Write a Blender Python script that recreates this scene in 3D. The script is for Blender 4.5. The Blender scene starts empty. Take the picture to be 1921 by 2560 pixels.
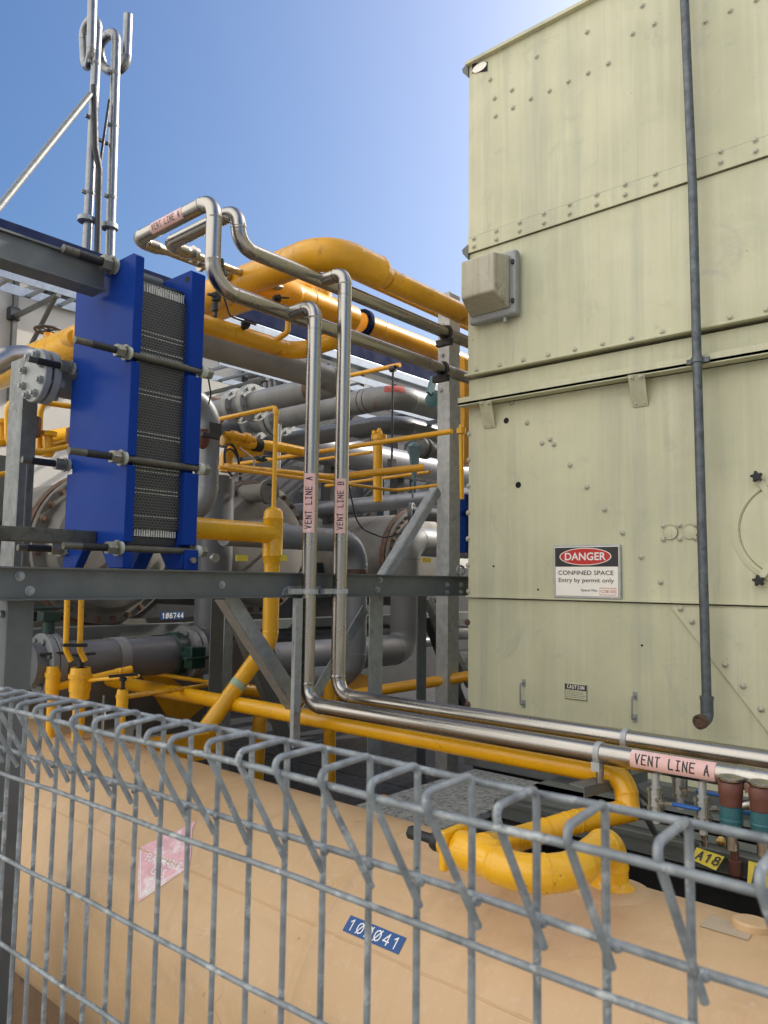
import bpy, bmesh, math, random
from mathutils import Vector, Matrix, Quaternion
random.seed(7)
S = bpy.context.scene
COL = S.collection
R = math.radians

# ------------------------------------------------------------------ camera
F_PX, PITCH, ROLL, YAW, EYE = 1914.0, R(5.117), R(0.739), R(41.238), 2.2
cf = Vector((math.cos(YAW)*math.cos(PITCH), math.sin(YAW)*math.cos(PITCH), math.sin(PITCH)))
r0 = Vector((math.sin(YAW), -math.cos(YAW), 0)); u0 = r0.cross(cf)
cr = r0*math.cos(ROLL)+u0*math.sin(ROLL); cu = -r0*math.sin(ROLL)+u0*math.cos(ROLL)
CAM = Vector((0, 0, EYE))
cd = bpy.data.cameras.new('camera'); cam = bpy.data.objects.new('camera', cd); COL.objects.link(cam)
cam.matrix_world = Matrix(((cr.x, cu.x, -cf.x, 0), (cr.y, cu.y, -cf.y, 0), (cr.z, cu.z, -cf.z, EYE), (0, 0, 0, 1)))
cd.sensor_fit = 'VERTICAL'; cd.sensor_height = 24.0; cd.lens = F_PX/2560*24.0
cd.clip_start = 0.02; cd.clip_end = 2000
cd.dof.use_dof = True; cd.dof.focus_distance = 2.6; cd.dof.aperture_fstop = 10.0
S.camera = cam

# ------------------------------------------------------------------ sky and sun
SUN_AZ, SUN_EL = -19.0, 36.0           # azimuth from +X towards +Y, elevation
W = bpy.data.worlds.new("World"); S.world = W; W.use_nodes = True
nt = W.node_tree; nt.nodes.clear()
out = nt.nodes.new('ShaderNodeOutputWorld'); bg = nt.nodes.new('ShaderNodeBackground')
sky = nt.nodes.new('ShaderNodeTexSky'); sky.sky_type = 'NISHITA'; sky.sun_disc = False
sky.sun_elevation = R(SUN_EL); sky.sun_rotation = R(90-SUN_AZ)
sky.air_density = 1.0; sky.dust_density = 6.0; sky.ozone_density = 4.0
bg.inputs['Strength'].default_value = 0.15
# bright cloud bank added out of view behind the camera, to light shaded faces
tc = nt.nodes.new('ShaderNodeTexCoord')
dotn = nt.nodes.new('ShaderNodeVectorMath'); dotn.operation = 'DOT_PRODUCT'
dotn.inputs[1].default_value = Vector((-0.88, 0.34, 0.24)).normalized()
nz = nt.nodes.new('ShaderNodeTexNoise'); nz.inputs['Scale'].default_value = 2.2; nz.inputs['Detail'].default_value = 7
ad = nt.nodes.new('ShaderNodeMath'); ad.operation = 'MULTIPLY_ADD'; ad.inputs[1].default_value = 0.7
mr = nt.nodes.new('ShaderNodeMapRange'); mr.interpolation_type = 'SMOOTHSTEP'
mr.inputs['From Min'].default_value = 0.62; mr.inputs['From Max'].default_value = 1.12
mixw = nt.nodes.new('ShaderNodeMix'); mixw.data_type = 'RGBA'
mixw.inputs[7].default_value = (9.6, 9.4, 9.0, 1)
L = nt.links.new
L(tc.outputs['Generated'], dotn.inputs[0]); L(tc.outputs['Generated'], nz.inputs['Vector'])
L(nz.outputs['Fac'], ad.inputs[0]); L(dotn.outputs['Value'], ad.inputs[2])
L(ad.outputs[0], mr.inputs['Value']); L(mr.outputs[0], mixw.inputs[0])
hs = nt.nodes.new('ShaderNodeHueSaturation'); hs.inputs['Saturation'].default_value = 1.28; hs.inputs['Value'].default_value = 0.97
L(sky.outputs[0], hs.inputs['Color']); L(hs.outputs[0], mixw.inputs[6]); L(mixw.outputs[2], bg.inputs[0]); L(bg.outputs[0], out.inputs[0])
sd = bpy.data.lights.new('sun', 'SUN'); sd.energy = 3.2; sd.angle = R(0.5); sd.color = (1, 0.94, 0.85)
so = bpy.data.objects.new('sun', sd); COL.objects.link(so)
sdir = Vector((math.cos(R(SUN_EL))*math.cos(R(SUN_AZ)), math.cos(R(SUN_EL))*math.sin(R(SUN_AZ)), math.sin(R(SUN_EL))))
so.rotation_euler = sdir.to_track_quat('Z', 'Y').to_euler(); so.location = (8, -4, 12)
S.view_settings.view_transform = 'Standard'; S.view_settings.look = 'None'
S.view_settings.exposure = 0.54; S.view_settings.gamma = 1.0; S.view_settings.use_curve_mapping = False

# ------------------------------------------------------------------ helpers
def at(px, py, X=None, Y=None, Z=None):
    """where the line of sight through a point of the photograph meets a plane of the plant"""
    v = cf+cr*((px-960.5)/F_PX)-cu*((py-1280)/F_PX)
    t = X/v.x if X is not None else Y/v.y if Y is not None else (Z-EYE)/v.z
    return CAM+v*t
def dep(p): return (Vector(p)-CAM).dot(cf)
def rad(w, p): return w*dep(p)/F_PX/2          # half of a width seen as w pixels at p
V = Vector
X_, Y_, Z_ = V((1, 0, 0)), V((0, 1, 0)), V((0, 0, 1))

def frame(ax):
    ax = V(ax).normalized(); a = Z_ if abs(ax.z) < 0.9 else X_
    u = a.cross(ax).normalized(); return ax, u, ax.cross(u)
def box(bm, lo, hi):
    lo, hi = V(lo), V(hi)
    for i in range(3):
        if lo[i] > hi[i]: lo[i], hi[i] = hi[i], lo[i]
    vs = [bm.verts.new((x, y, z)) for z in (lo.z, hi.z) for y in (lo.y, hi.y) for x in (lo.x, hi.x)]
    for f in ((0, 2, 3, 1), (4, 5, 7, 6), (0, 1, 5, 4), (2, 6, 7, 3), (0, 4, 6, 2), (1, 3, 7, 5)):
        bm.faces.new([vs[i] for i in f])
def obox(bm, c, u, v, w):
    c, u, v, w = V(c), V(u), V(v), V(w)
    vs = [bm.verts.new(c+u*i+v*j+w*k) for k in (-1, 1) for j in (-1, 1) for i in (-1, 1)]
    for f in ((0, 2, 3, 1), (4, 5, 7, 6), (0, 1, 5, 4), (2, 6, 7, 3), (0, 4, 6, 2), (1, 3, 7, 5)):
        bm.faces.new([vs[i] for i in f])
def bar(bm, a, b, w, h, up=Z_):
    """rectangular bar from a to b"""
    a, b = V(a), V(b); d = b-a; n = d.normalized(); s = n.cross(V(up)).normalized(); t = s.cross(n)
    obox(bm, (a+b)/2, d/2, s*w/2, t*h/2)
def angle_bar(bm, a, b, w, t, n1, n2):
    """steel angle section: two thin legs along n1 and n2"""
    a, b, n1, n2 = V(a), V(b), V(n1).normalized(), V(n2).normalized(); d = (b-a)/2; c = (a+b)/2
    obox(bm, c+n1*w/2, d, n1*w/2, n2*t/2); obox(bm, c+n2*(w/2+t/2), d, n2*w/2, n1*t/2)
def sweep(bm, pr, seg=20, caps=True):
    """tube through [(point, radius), ...]"""
    pts = [V(p) for p, _ in pr]; rs = [r for _, r in pr]; n = len(pts); prev = None; u = None
    for i in range(n):
        t = (pts[min(i+1, n-1)]-pts[max(i-1, 0)]).normalized()
        if u is None: _, u, _ = frame(t)
        else:
            u = (u-t*u.dot(t)); u.normalize()
        w = t.cross(u)
        ring = [bm.verts.new(pts[i]+(u*math.cos(a)+w*math.sin(a))*rs[i]) for a in [2*math.pi*k/seg for k in range(seg)]]
        if prev:
            for k in range(seg): bm.faces.new((prev[k], prev[(k+1) % seg], ring[(k+1) % seg], ring[k]))
        elif caps: bm.faces.new(list(reversed(ring)))
        prev = ring
    if caps: bm.faces.new(prev)
def route(pts, bend, n=9, r=0.01, weld=0.0):
    """pipe centre line with rounded corners; returns [(point, radius)], weld beads at the bends' ends"""
    pts = [V(p) for p in pts]; o = [(pts[0], r)]
    bl = bend if isinstance(bend, (list, tuple)) else [bend]*(len(pts)-2)
    for i in range(1, len(pts)-1):
        a, b, c = pts[i-1], pts[i], pts[i+1]
        d1 = (a-b).normalized(); d2 = (c-b).normalized(); th = d1.angle(d2)
        if th > math.pi-0.02: o.append((b, r)); continue
        cut = bl[i-1]/math.tan(th/2); cut = min(cut, (a-b).length*0.49, (c-b).length*0.49); rr = cut*math.tan(th/2)
        p1 = b+d1*cut; cen = b+(d1+d2).normalized()*(rr/math.sin(th/2)); p2 = b+d2*cut
        v1 = p1-cen; ax = v1.cross(p2-cen).normalized(); tot = math.pi-th
        if weld:
            o += [(p1+d1*weld*2.4, r), (p1+d1*weld*1.2, r), (p1+d1*weld*.5, r+weld*.35), (p1-d1*weld*.0, r+weld*.35)]
        for k in range(n+1): 
            q = Quaternion(ax, tot*k/n) @ v1
            o.append((cen+q, r))
        if weld:
            o += [(p2+d2*weld*.2, r+weld*.35), (p2+d2*weld*.7, r+weld*.35), (p2+d2*weld*1.4, r), (p2+d2*weld*2.6, r)]
    o.append((pts[-1], r))
    clean = [o[0]]
    for p in o[1:]:
        if (p[0]-clean[-1][0]).length > 1e-5: clean.append(p)
    return clean
def pipe(bm, pts, r, bend=0.1, seg=20, weld=0.0, n=9): sweep(bm, route(pts, bend, n, r, weld), seg)
def cyl(bm, a, b, r, seg=20, r2=None): sweep(bm, [(V(a), r), (V(b), r if r2 is None else r2)], seg)
def lathe(bm, o, ax, prof, seg=24):
    """prof = [(distance along ax, radius)]"""
    ax, u, w = frame(ax); o = V(o); prev = None
    for h, r in prof:
        r = max(r, 1e-4); rg_ = [bm.verts.new(o+ax*h+(u*math.cos(a)+w*math.sin(a))*r) for a in [2*math.pi*k/seg for k in range(seg)]]
        if prev:
            for k in range(seg): bm.faces.new((prev[k], prev[(k+1) % seg], rg_[(k+1) % seg], rg_[k]))
        else: bm.faces.new(list(reversed(rg_)))
        prev = rg_
    bm.faces.new(prev)
def hexnut(bm, c, ax, r, h):
    cyl(bm, V(c), V(c)+V(ax).normalized()*h, r, 6)
def flange(bm, c, ax, r, t, nb=8, br=None, rb=None):
    """disc with a ring of bolt heads on both faces"""
    ax, u, w = frame(ax); c = V(c); e = min(t*.12, .002)
    lathe(bm, c-ax*t/2, ax, [(0, r-e), (e, r), (t-e, r), (t, r-e)], 32)
    rb = rb or r*.8; br = br or r*.09
    for k in range(nb):
        a = 2*math.pi*(k+.5)/nb; p = c+(u*math.cos(a)+w*math.sin(a))*rb
        hexnut(bm, p-ax*(t/2+br*.9), ax, br, t+br*1.8)
def ngon(bm, pts): return bm.faces.new([bm.verts.new(V(p)) for p in pts])
def slab(bm, pts, d):
    """outline extruded by the vector d"""
    a = [bm.verts.new(V(p)) for p in pts]; b = [bm.verts.new(V(p)+V(d)) for p in pts]; n = len(a)
    bm.faces.new(a); bm.faces.new(list(reversed(b)))
    for i in range(n): bm.faces.new((a[i], b[i], b[(i+1) % n], a[(i+1) % n]))
def torus(bm, c, ax, RR, r, a0=0.0, a1=2*math.pi, n=28, seg=8):
    ax, u, w = frame(ax); c = V(c); full = abs(a1-a0-2*math.pi) < 1e-6
    pts = [(c+(u*math.cos(a)+w*math.sin(a))*RR, r) for a in [a0+(a1-a0)*k/n for k in range(n+1)]]
    sweep(bm, pts, seg, caps=not full)
def ring(bm, c, ax, ro, ri, t, seg=32):
    ax, u, w = frame(ax); c = V(c); rows = []
    for h, r in ((0, ri), (0, ro), (t, ro), (t, ri)):
        rows.append([bm.verts.new(c+ax*h+(u*math.cos(a)+w*math.sin(a))*r) for a in [2*math.pi*k/seg for k in range(seg)]])
    for j in range(4):
        A, B = rows[j], rows[(j+1) % 4]
        for k in range(seg): bm.faces.new((A[k], A[(k+1) % seg], B[(k+1) % seg], B[k]))

ROOTLOC = {}
def finish(name, bm, m, smooth=38, bevel=0):
    bmesh.ops.recalc_face_normals(bm, faces=bm.faces)
    me = bpy.data.meshes.new(name); bm.to_mesh(me); bm.free(); me.materials.append(m)
    if smooth:
        me.polygons.foreach_set('use_smooth', [True]*len(me.polygons)); me.set_sharp_from_angle(angle=R(smooth))
    o = bpy.data.objects.new(name, me); COL.objects.link(o)
    if bevel:
        b = o.modifiers.new('edge', 'BEVEL'); b.width = bevel; b.segments = 2; b.limit_method = 'ANGLE'; b.angle_limit = R(50)
    return o
def thing(name, label, cat, loc, group=None):
    o = bpy.data.objects.new(name, None); COL.objects.link(o); o.location = V(loc); o.empty_display_size = .1
    o['label'] = label; o['category'] = cat
    if group: o['group'] = group
    ROOTLOC[o.name] = V(loc); return o
def part(name, bm, m, parent, smooth=38, bevel=0, label=None):
    """mesh built in plant coordinates, hung under its thing (or under a part of it)"""
    root = parent
    while root.parent: root = root.parent
    bmesh.ops.translate(bm, verts=bm.verts, vec=-ROOTLOC[root.name])
    o = finish(name, bm, m, smooth, bevel); o.parent = parent
    if label: o['label'] = label
    return o
def solo(name, bm, m, label, cat, smooth=38, bevel=0, group=None, kind=None):
    """a thing that is one mesh; origin at its base"""
    xs = [v.co.copy() for v in bm.verts]
    c = V((sum(v.x for v in xs)/len(xs), sum(v.y for v in xs)/len(xs), min(v.z for v in xs)))
    bmesh.ops.translate(bm, verts=bm.verts, vec=-c)
    o = finish(name, bm, m, smooth, bevel); o.location = c
    if kind: o['kind'] = kind
    else: o['label'] = label; o['category'] = cat
    if group: o['group'] = group
    return o
B = bmesh.new

# ---- lettering
GLY = {'V': [[(0, 1), (.5, 0), (1, 1)]], 'E': [[(1, 1), (0, 1), (0, 0), (1, 0)], [(0, .52), (.85, .52)]], 'N': [[(0, 0), (0, 1), (1, 0), (1, 1)]],
       'T': [[(0, 1), (1, 1)], [(.5, 1), (.5, 0)]], 'L': [[(0, 1), (0, 0), (1, 0)]], 'I': [[(.1, 1), (.9, 1)], [(.5, 1), (.5, 0)], [(.1, 0), (.9, 0)]],
       'A': [[(0, 0), (.5, 1), (1, 0)], [(.2, .36), (.8, .36)]], 'B': [[(0, 0), (0, 1), (.7, 1), (.95, .88), (.95, .64), (.7, .52), (0, .52)], [(.7, .52), (1, .4), (1, .12), (.7, 0), (0, 0)]],
       '1': [[(.15, .78), (.55, 1), (.55, 0)]], '0': [[(.5, 0), (.15, .12), (0, .35), (0, .65), (.15, .88), (.5, 1), (.85, .88), (1, .65), (1, .35), (.85, .12), (.5, 0)], [(.02, -.04), (.98, 1.04)]],
       '4': [[(.75, 0), (.75, 1), (0, .3), (1, .3)]], '6': [[(.9, .9), (.55, 1), (.15, .8), (0, .35), (.15, .08), (.5, 0), (.85, .08), (1, .3), (.85, .52), (.5, .58), (.1, .45)]],
       '7': [[(0, 1), (1, 1), (.4, 0)]], '8': [[(.5, .53), (.1, .65), (.1, .9), (.5, 1), (.9, .9), (.9, .65), (.5, .53), (0, .4), (0, .1), (.5, 0), (1, .1), (1, .4), (.5, .53)]],
       'P': [[(0, 0), (0, 1), (.75, 1), (1, .88), (1, .6), (.75, .48), (0, .48)]], 'C': [[(1, .85), (.7, 1), (.25, .95), (0, .6), (0, .35), (.25, .05), (.7, 0), (1, .15)]],
       'U': [[(0, 1), (0, .2), (.25, 0), (.75, 0), (1, .2), (1, 1)]], 'O': [[(.5, 0), (.1, .15), (0, .5), (.1, .85), (.5, 1), (.9, .85), (1, .5), (.9, .15), (.5, 0)]], ' ': [], '-': [[(.1, .45), (.9, .45)]]}
def strokes(bm, text, w, h, sw, fn, slant=0.0, gw=.62):
    """stroke lettering laid in a w x h field (origin at its lower left); fn(u, v, lift) places it"""
    n = len(text); adv = w/n; cw = adv*gw; k = 0
    for i, ch in enumerate(text):
        for line in GLY[ch]:
            for (a, b), (c, d) in zip(line, line[1:]):
                p = V((i*adv+(adv-cw)/2+a*cw+slant*b*h, b*h)); q = V((i*adv+(adv-cw)/2+c*cw+slant*d*h, d*h))
                t = (q-p).normalized(); s = V((-t.y, t.x))*sw/2; p = p-t*sw*.45; q = q+t*sw*.45; k += 1; lf = 4e-5*(k % 7)
                m = max(1, int((q-p).length/.004))
                for j in range(m):
                    A, Bq = p.lerp(q, j/m), p.lerp(q, (j+1)/m)
                    ngon(bm, [fn(*(A-s), lf), fn(*(Bq-s), lf), fn(*(Bq+s), lf), fn(*(A+s), lf)])
def fonttext(bm, text, w, h, fn, bold=0.0):
    """sans-serif lettering fitted into a w x h field"""
    cu_ = bpy.data.curves.new('lettering', 'FONT'); cu_.body = text; cu_.offset = bold; cu_.resolution_u = 4
    o = bpy.data.objects.new('lettering', cu_); COL.objects.link(o)
    dg = bpy.context.evaluated_depsgraph_get(); me = bpy.data.meshes.new_from_object(o.evaluated_get(dg))
    xs = [v.co.x for v in me.vertices]; ys = [v.co.y for v in me.vertices]; x0, y0 = min(xs), min(ys); dx, dy = max(xs)-x0, max(ys)-y0
    vs = [bm.verts.new(fn((v.co.x-x0)/dx*w, (v.co.y-y0)/dy*h, 0)) for v in me.vertices]
    for p in me.polygons: 
        try: bm.faces.new([vs[i] for i in p.vertices])
        except ValueError: pass
    bpy.data.objects.remove(o); bpy.data.curves.remove(cu_); bpy.data.meshes.remove(me)
def planefn(o, u, v, n, lift=0.0006):
    o, u, v, n = V(o), V(u).normalized(), V(v).normalized(), V(n).normalized()
    return lambda a, b, l: o+u*a+v*b+n*(lift+l)
def cylfn(o, ax, r, ref, sgn=1):
    """wrap around a pipe: u runs along ax from o, v runs round the pipe with v=0 in the direction ref"""
    ax = V(ax).normalized(); ref = V(ref); ref = (ref-ax*ref.dot(ax)).normalized(); w = ax.cross(ref)*sgn; o = V(o)
    def fn(a, b, l):
        th = b/r; return o+ax*a+(ref*math.cos(th)+w*math.sin(th))*(r+l)
    return fn
def patch(bm, fn, u0, u1, v0, v1, nu=8, nv=10, lift=0.0):
    g = [[bm.verts.new(fn(u0+(u1-u0)*i/nu, v0+(v1-v0)*j/nv, lift)) for j in range(nv+1)] for i in range(nu+1)]
    for i in range(nu):
        for j in range(nv): bm.faces.new((g[i][j], g[i+1][j], g[i+1][j+1], g[i][j+1]))

# ------------------------------------------------------------------ materials
def lin(c): return tuple(((x/255)/12.92 if x/255 <= .04045 else ((x/255+.055)/1.055)**2.4) for x in c)
class NT:
    def __init__(s, name):
        s.m = bpy.data.materials.new(name); s.m.use_nodes = True; s.t = s.m.node_tree; s.p = s.t.nodes['Principled BSDF']
        s.tc = s.t.nodes.new('ShaderNodeTexCoord')
    def noise(s, scale, detail=4, rough=.55, map3=None, dist=0.0):
        n = s.t.nodes.new('ShaderNodeTexNoise'); n.inputs['Scale'].default_value = scale; n.inputs['Detail'].default_value = detail
        n.inputs['Roughness'].default_value = rough; n.inputs['Distortion'].default_value = dist
        src = s.tc.outputs['Object']
        if map3:
            mp = s.t.nodes.new('ShaderNodeMapping'); mp.inputs['Scale'].default_value = map3; s.t.links.new(src, mp.inputs[0]); src = mp.outputs[0]
        s.t.links.new(src, n.inputs['Vector']); return n.outputs['Fac']
    def ramp(s, fac, lo, hi, a=0.0, b=1.0):
        r = s.t.nodes.new('ShaderNodeMapRange'); r.inputs['From Min'].default_value = lo; r.inputs['From Max'].default_value = hi
        r.inputs['To Min'].default_value = a; r.inputs['To Max'].default_value = b; s.t.links.new(fac, r.inputs['Value']); return r.outputs[0]
    def mix(s, fac, a, b, mode='MIX'):
        x = s.t.nodes.new('ShaderNodeMix'); x.data_type = 'RGBA'; x.blend_type = mode
        for v, i in ((fac, 0), (a, 6), (b, 7)):
            if isinstance(v, (int, float)): x.inputs[i].default_value = v
            elif isinstance(v, tuple): x.inputs[i].default_value = (*v[:3], 1)
            else: s.t.links.new(v, x.inputs[i])
        return x.outputs[2]
    def set(s, k, v):
        if isinstance(v, (int, float)): s.p.inputs[k].default_value = v
        elif isinstance(v, tuple): s.p.inputs[k].default_value = (*v[:3], 1)
        else: s.t.links.new(v, s.p.inputs[k])
    def bump(s, h, strength=.2, dist=.002):
        b = s.t.nodes.new('ShaderNodeBump'); b.inputs['Strength'].default_value = strength; b.inputs['Distance'].default_value = dist
        s.t.links.new(h, b.inputs['Height']); s.t.links.new(b.outputs[0], s.p.inputs['Normal'])
def mat(name, col, rough=.5, metal=0.0, var=.12, vscale=6.0, dark=None, dscale=14.0, dth=.62, bump=.08, bscale=60.0, coat=0.0, rvar=.12, d2=None):
    """painted or bare surface: base colour with blotches, patches of wear or dirt, uneven gloss and fine relief"""
    n = NT(name); a = n.noise(vscale, 5)
    c1 = tuple(min(1, x*(1+var)) for x in col); c2 = tuple(x*(1-var) for x in col)
    c = n.mix(n.ramp(a, .3, .7), c2, c1)
    if dark is not None:
        d = n.noise(dscale, 7, .65); c = n.mix(n.ramp(d, dth, dth+.1), c, dark)
    if d2 is not None:
        d = n.noise(dscale*5.3, 3, .6); c = n.mix(n.ramp(d, .70, .74), c, d2)
    n.set('Base Color', c); n.set('Metallic', metal)
    n.set('Roughness', n.ramp(n.noise(vscale*2.3, 5), .3, .7, max(.03, rough-rvar), min(1, rough+rvar)))
    if coat: n.set('Coat Weight', coat); n.p.inputs['Coat Roughness'].default_value = .12
    if bump: n.bump(n.noise(bscale, 3), bump)
    return n.m
YEL = (.84, .425, .005)
M = {}
M['yellow'] = mat('yellow_paint', YEL, .30, 0, .10, 5, (.52, .26, .02), 11, .70, .10, 30, .25, .10, (.30, .12, .02))
M['yellow2'] = mat('weathered_yellow_paint', (.74, .355, .008), .36, 0, .14, 7, (.36, .15, .02), 8, .62, .12, 30, .15, .12, (.2, .08, .02))
M['steel'] = mat('brushed_stainless', (.385, .362, .325), .27, 1, .07, 3, None, 14, .6, .05, 90, 0, .07)
M['stack'] = mat('weathered_stack_steel', (.24, .245, .25), .34, .9, .10, 6)
M['steelw'] = mat('weld_tinted_stainless', (.42, .40, .36), .30, 1, .10, 20)
M['galv'] = mat('galvanised_steel', (.33, .35, .35), .48, .55, .16, 26, (.20, .21, .21), 18, .60, .05, 80)
M['galvd'] = mat('grey_painted_steel', (.125, .136, .132), .52, .25, .13, 9, (.10, .105, .10), 12, .62, .06, 60)
M['galvm'] = mat('dull_galvanised_steel', (.20, .208, .20), .52, .4, .18, 22, (.13, .135, .13), 16, .60, .06, 80)
M['galvl'] = mat('bright_galvanised_steel', (.42, .435, .43), .5, .35, .16, 30, (.31, .32, .32), 22, .58, .02, 80)
M['mesh'] = mat('galvanised_wire', (.235, .255, .26), .55, .35, .34, 60, (.46, .48, .47), 48, .56, .22, 220, 0, .12, (.09, .095, .10))
M['blue'] = mat('blue_enamel', (.011, .042, .235), .24, 0, .10, 4, None, 9, .6, .05, 25, 0, .06)
M['blue'].node_tree.nodes['Principled BSDF'].inputs['Specular IOR Level'].default_value = .025
M['tan'] = None
M['rodz'] = mat('dull_zinc_rod', (.12, .115, .09), .5, .5, .2, 20, (.07, .06, .05), 16, .55, .2, 200)
M['nutz'] = mat('zinc_nut', (.22, .215, .165), .45, .5, .18, 40, (.14, .12, .09), 40, .6, .1, 120)
M['plastic'] = mat('pale_plastic_cap', (.45, .47, .38), .4, 0, .1, 20)
M['black'] = mat('black_rubber', (.012, .012, .013), .55, 0, .2, 20)
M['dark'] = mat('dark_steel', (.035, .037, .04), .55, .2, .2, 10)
M['gpipe'] = mat('grey_painted_pipe', (.20, .205, .21), .50, .1, .10, 5, (.15, .15, .15), 9, .64, .06, 50)
M['gpiped'] = mat('dark_grey_pipe', (.115, .12, .13), .38, .05, .10, 5, None, 9, .64, .05, 50)
M['gpiper'] = mat('weathered_grey_pipe', (.212, .226, .232), .5, .15, .16, 6, (.19, .13, .09), 5, .64, .08, 50, 0, .1, (.2, .19, .17))
M['vessel'] = mat('weathered_vessel_steel', (.165, .157, .14), .60, .2, .25, 5, (.12, .085, .06), 4, .57, .10, 40, 0, .1, (.16, .13, .11))
M['rust'] = mat('rusty_flange', (.13, .075, .05), .75, .1, .35, 22, (.05, .03, .022), 20, .55, .3, 60)
M['cream'] = mat('cream_wall_panel', (.56, .545, .49), .7, 0, .05, 1.2, None, 9, .6, .05, 30)
M['navy'] = mat('navy_roof_sheet', (.006, .012, .045), .75, 0, .1, 3); M['navy'].node_tree.nodes['Principled BSDF'].inputs['Specular IOR Level'].default_value = .08
M['tray'] = mat('galvanised_tray', (.25, .29, .34), .4, .5, .1, 12)
M['teal'] = mat('teal_paint', (.03, .12, .14), .45, 0, .2, 18, (.02, .05, .06), 20, .6)
M['oxide'] = mat('red_oxide_body', (.13, .045, .03), .55, 0, .2, 18)
M['green'] = mat('dark_green_paint', (.008, .035, .028), .4, 0, .2, 14)
M['bluep'] = mat('blue_plastic_grip', (.008, .10, .36), .4, 0, .08, 14)
M['lblue'] = mat('pale_blue_paint', (.14, .24, .29), .5, 0, .15, 14)
M['pink'] = mat('pale_pink_label', (.74, .46, .42), .5, 0, .05, 18, (.80, .60, .56), 12, .55)
M['pinkd'] = mat('faded_pink_sticker', (.72, .40, .42), .5, 0, .14, 30, (.82, .66, .64), 20, .50)
M['ink'] = mat('black_ink', (.03, .028, .028), .5, 0, .05, 10)
M['inkred'] = mat('dark_ink_faded', (.09, .04, .04), .5, 0, .05, 10)
M['white'] = mat('white_sign_face', (.90, .85, .76), .4, 0, .03, 8)
M['whitel'] = mat('white_lettering', (.82, .80, .77), .4, 0, .03, 8)
M['red'] = mat('red_sign_ink', (.55, .025, .02), .4, 0, .04, 8)
M['signblue'] = mat('blue_number_plate', (.012, .075, .24), .45, 0, .06, 14)
M['tagy'] = mat('yellow_tag', (.78, .60, .05), .5, 0, .1, 22, (.45, .30, .05), 18, .64)
M['lens'] = None
M['lampgrey'] = mat('grey_lamp_housing', (.30, .31, .30), .5, .1, .12, 12)
M['conduit'] = mat('aged_galvanised_conduit', (.115, .128, .135), .5, .4, .28, 30, (.07, .08, .09), 26, .55, .15, 90, 0, .1, (.28, .30, .31))
M['brass'] = mat('brass', (.42, .28, .10), .35, .9, .1, 20)
M['redpaint'] = mat('red_oxide_patch', (.36, .07, .05), .6, 0, .2, 30)
M['mint'] = mat('pale_green_band', (.36, .47, .33), .5, 0, .1, 30)
M['glassy'] = mat('clear_plastic', (.62, .63, .62), .2, .3, .08, 12)
M['hole'] = mat('unlit_opening', (.004, .004, .005), .8, 0, .1, 10)
M['edge'] = mat('bright_plate_edge', (.62, .60, .55), .4, .2, .2, 40)
M['brick'] = mat('flaked_liner', (.55, .36, .25), .7, 0, .2, 60)
M['chequer'] = mat('dark_deck_plate', (.075, .08, .082), .45, .4, .15, 12, (.045, .045, .045), 10, .6, .3, 140)
M['plinth'] = mat('grey_mesh_walkway', (.33, .33, .31), .8, 0, .3, 40, (.13, .13, .12), 60, .52, .5, 90)

def wall_mat(name='pale_green_casing_paint'):
    n = NT(name)
    c = n.mix(n.ramp(n.noise(1.5, 7, .62), .34, .66), (.475, .467, .310), (.61, .592, .395))
    st = n.noise(1.0, 5, .6, (30, 30, .8)); c = n.mix(n.ramp(st, .50, .72, 0, .50), c, (.66, .635, .49))
    st2 = n.noise(1.0, 5, .65, (9, 9, .5)); c = n.mix(n.ramp(st2, .52, .72, 0, .55), c, (.37, .38, .285))
    st3 = n.noise(1.0, 3, .5, (60, 60, 1.6)); c = n.mix(n.ramp(st3, .64, .74, 0, .35), c, (.40, .375, .25))
    gr = n.noise(5.0, 9, .72, None, .8); c = n.mix(n.ramp(gr, .57, .70, 0, .50), c, (.34, .355, .275))
    g2 = n.noise(2.4, 7, .7, None, .5); c = n.mix(n.ramp(g2, .60, .72, 0, .35), c, (.68, .65, .52))
    sp = n.noise(42, 4, .6); c = n.mix(n.ramp(sp, .70, .76, 0, .7), c, (.20, .18, .12))
    n.set('Base Color', c); n.set('Roughness', n.ramp(n.noise(5, 5), .3, .7, .45, .68)); n.bump(n.noise(2.6, 3), .22, .02)
    return n.m
M['wall'] = wall_mat()
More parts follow.
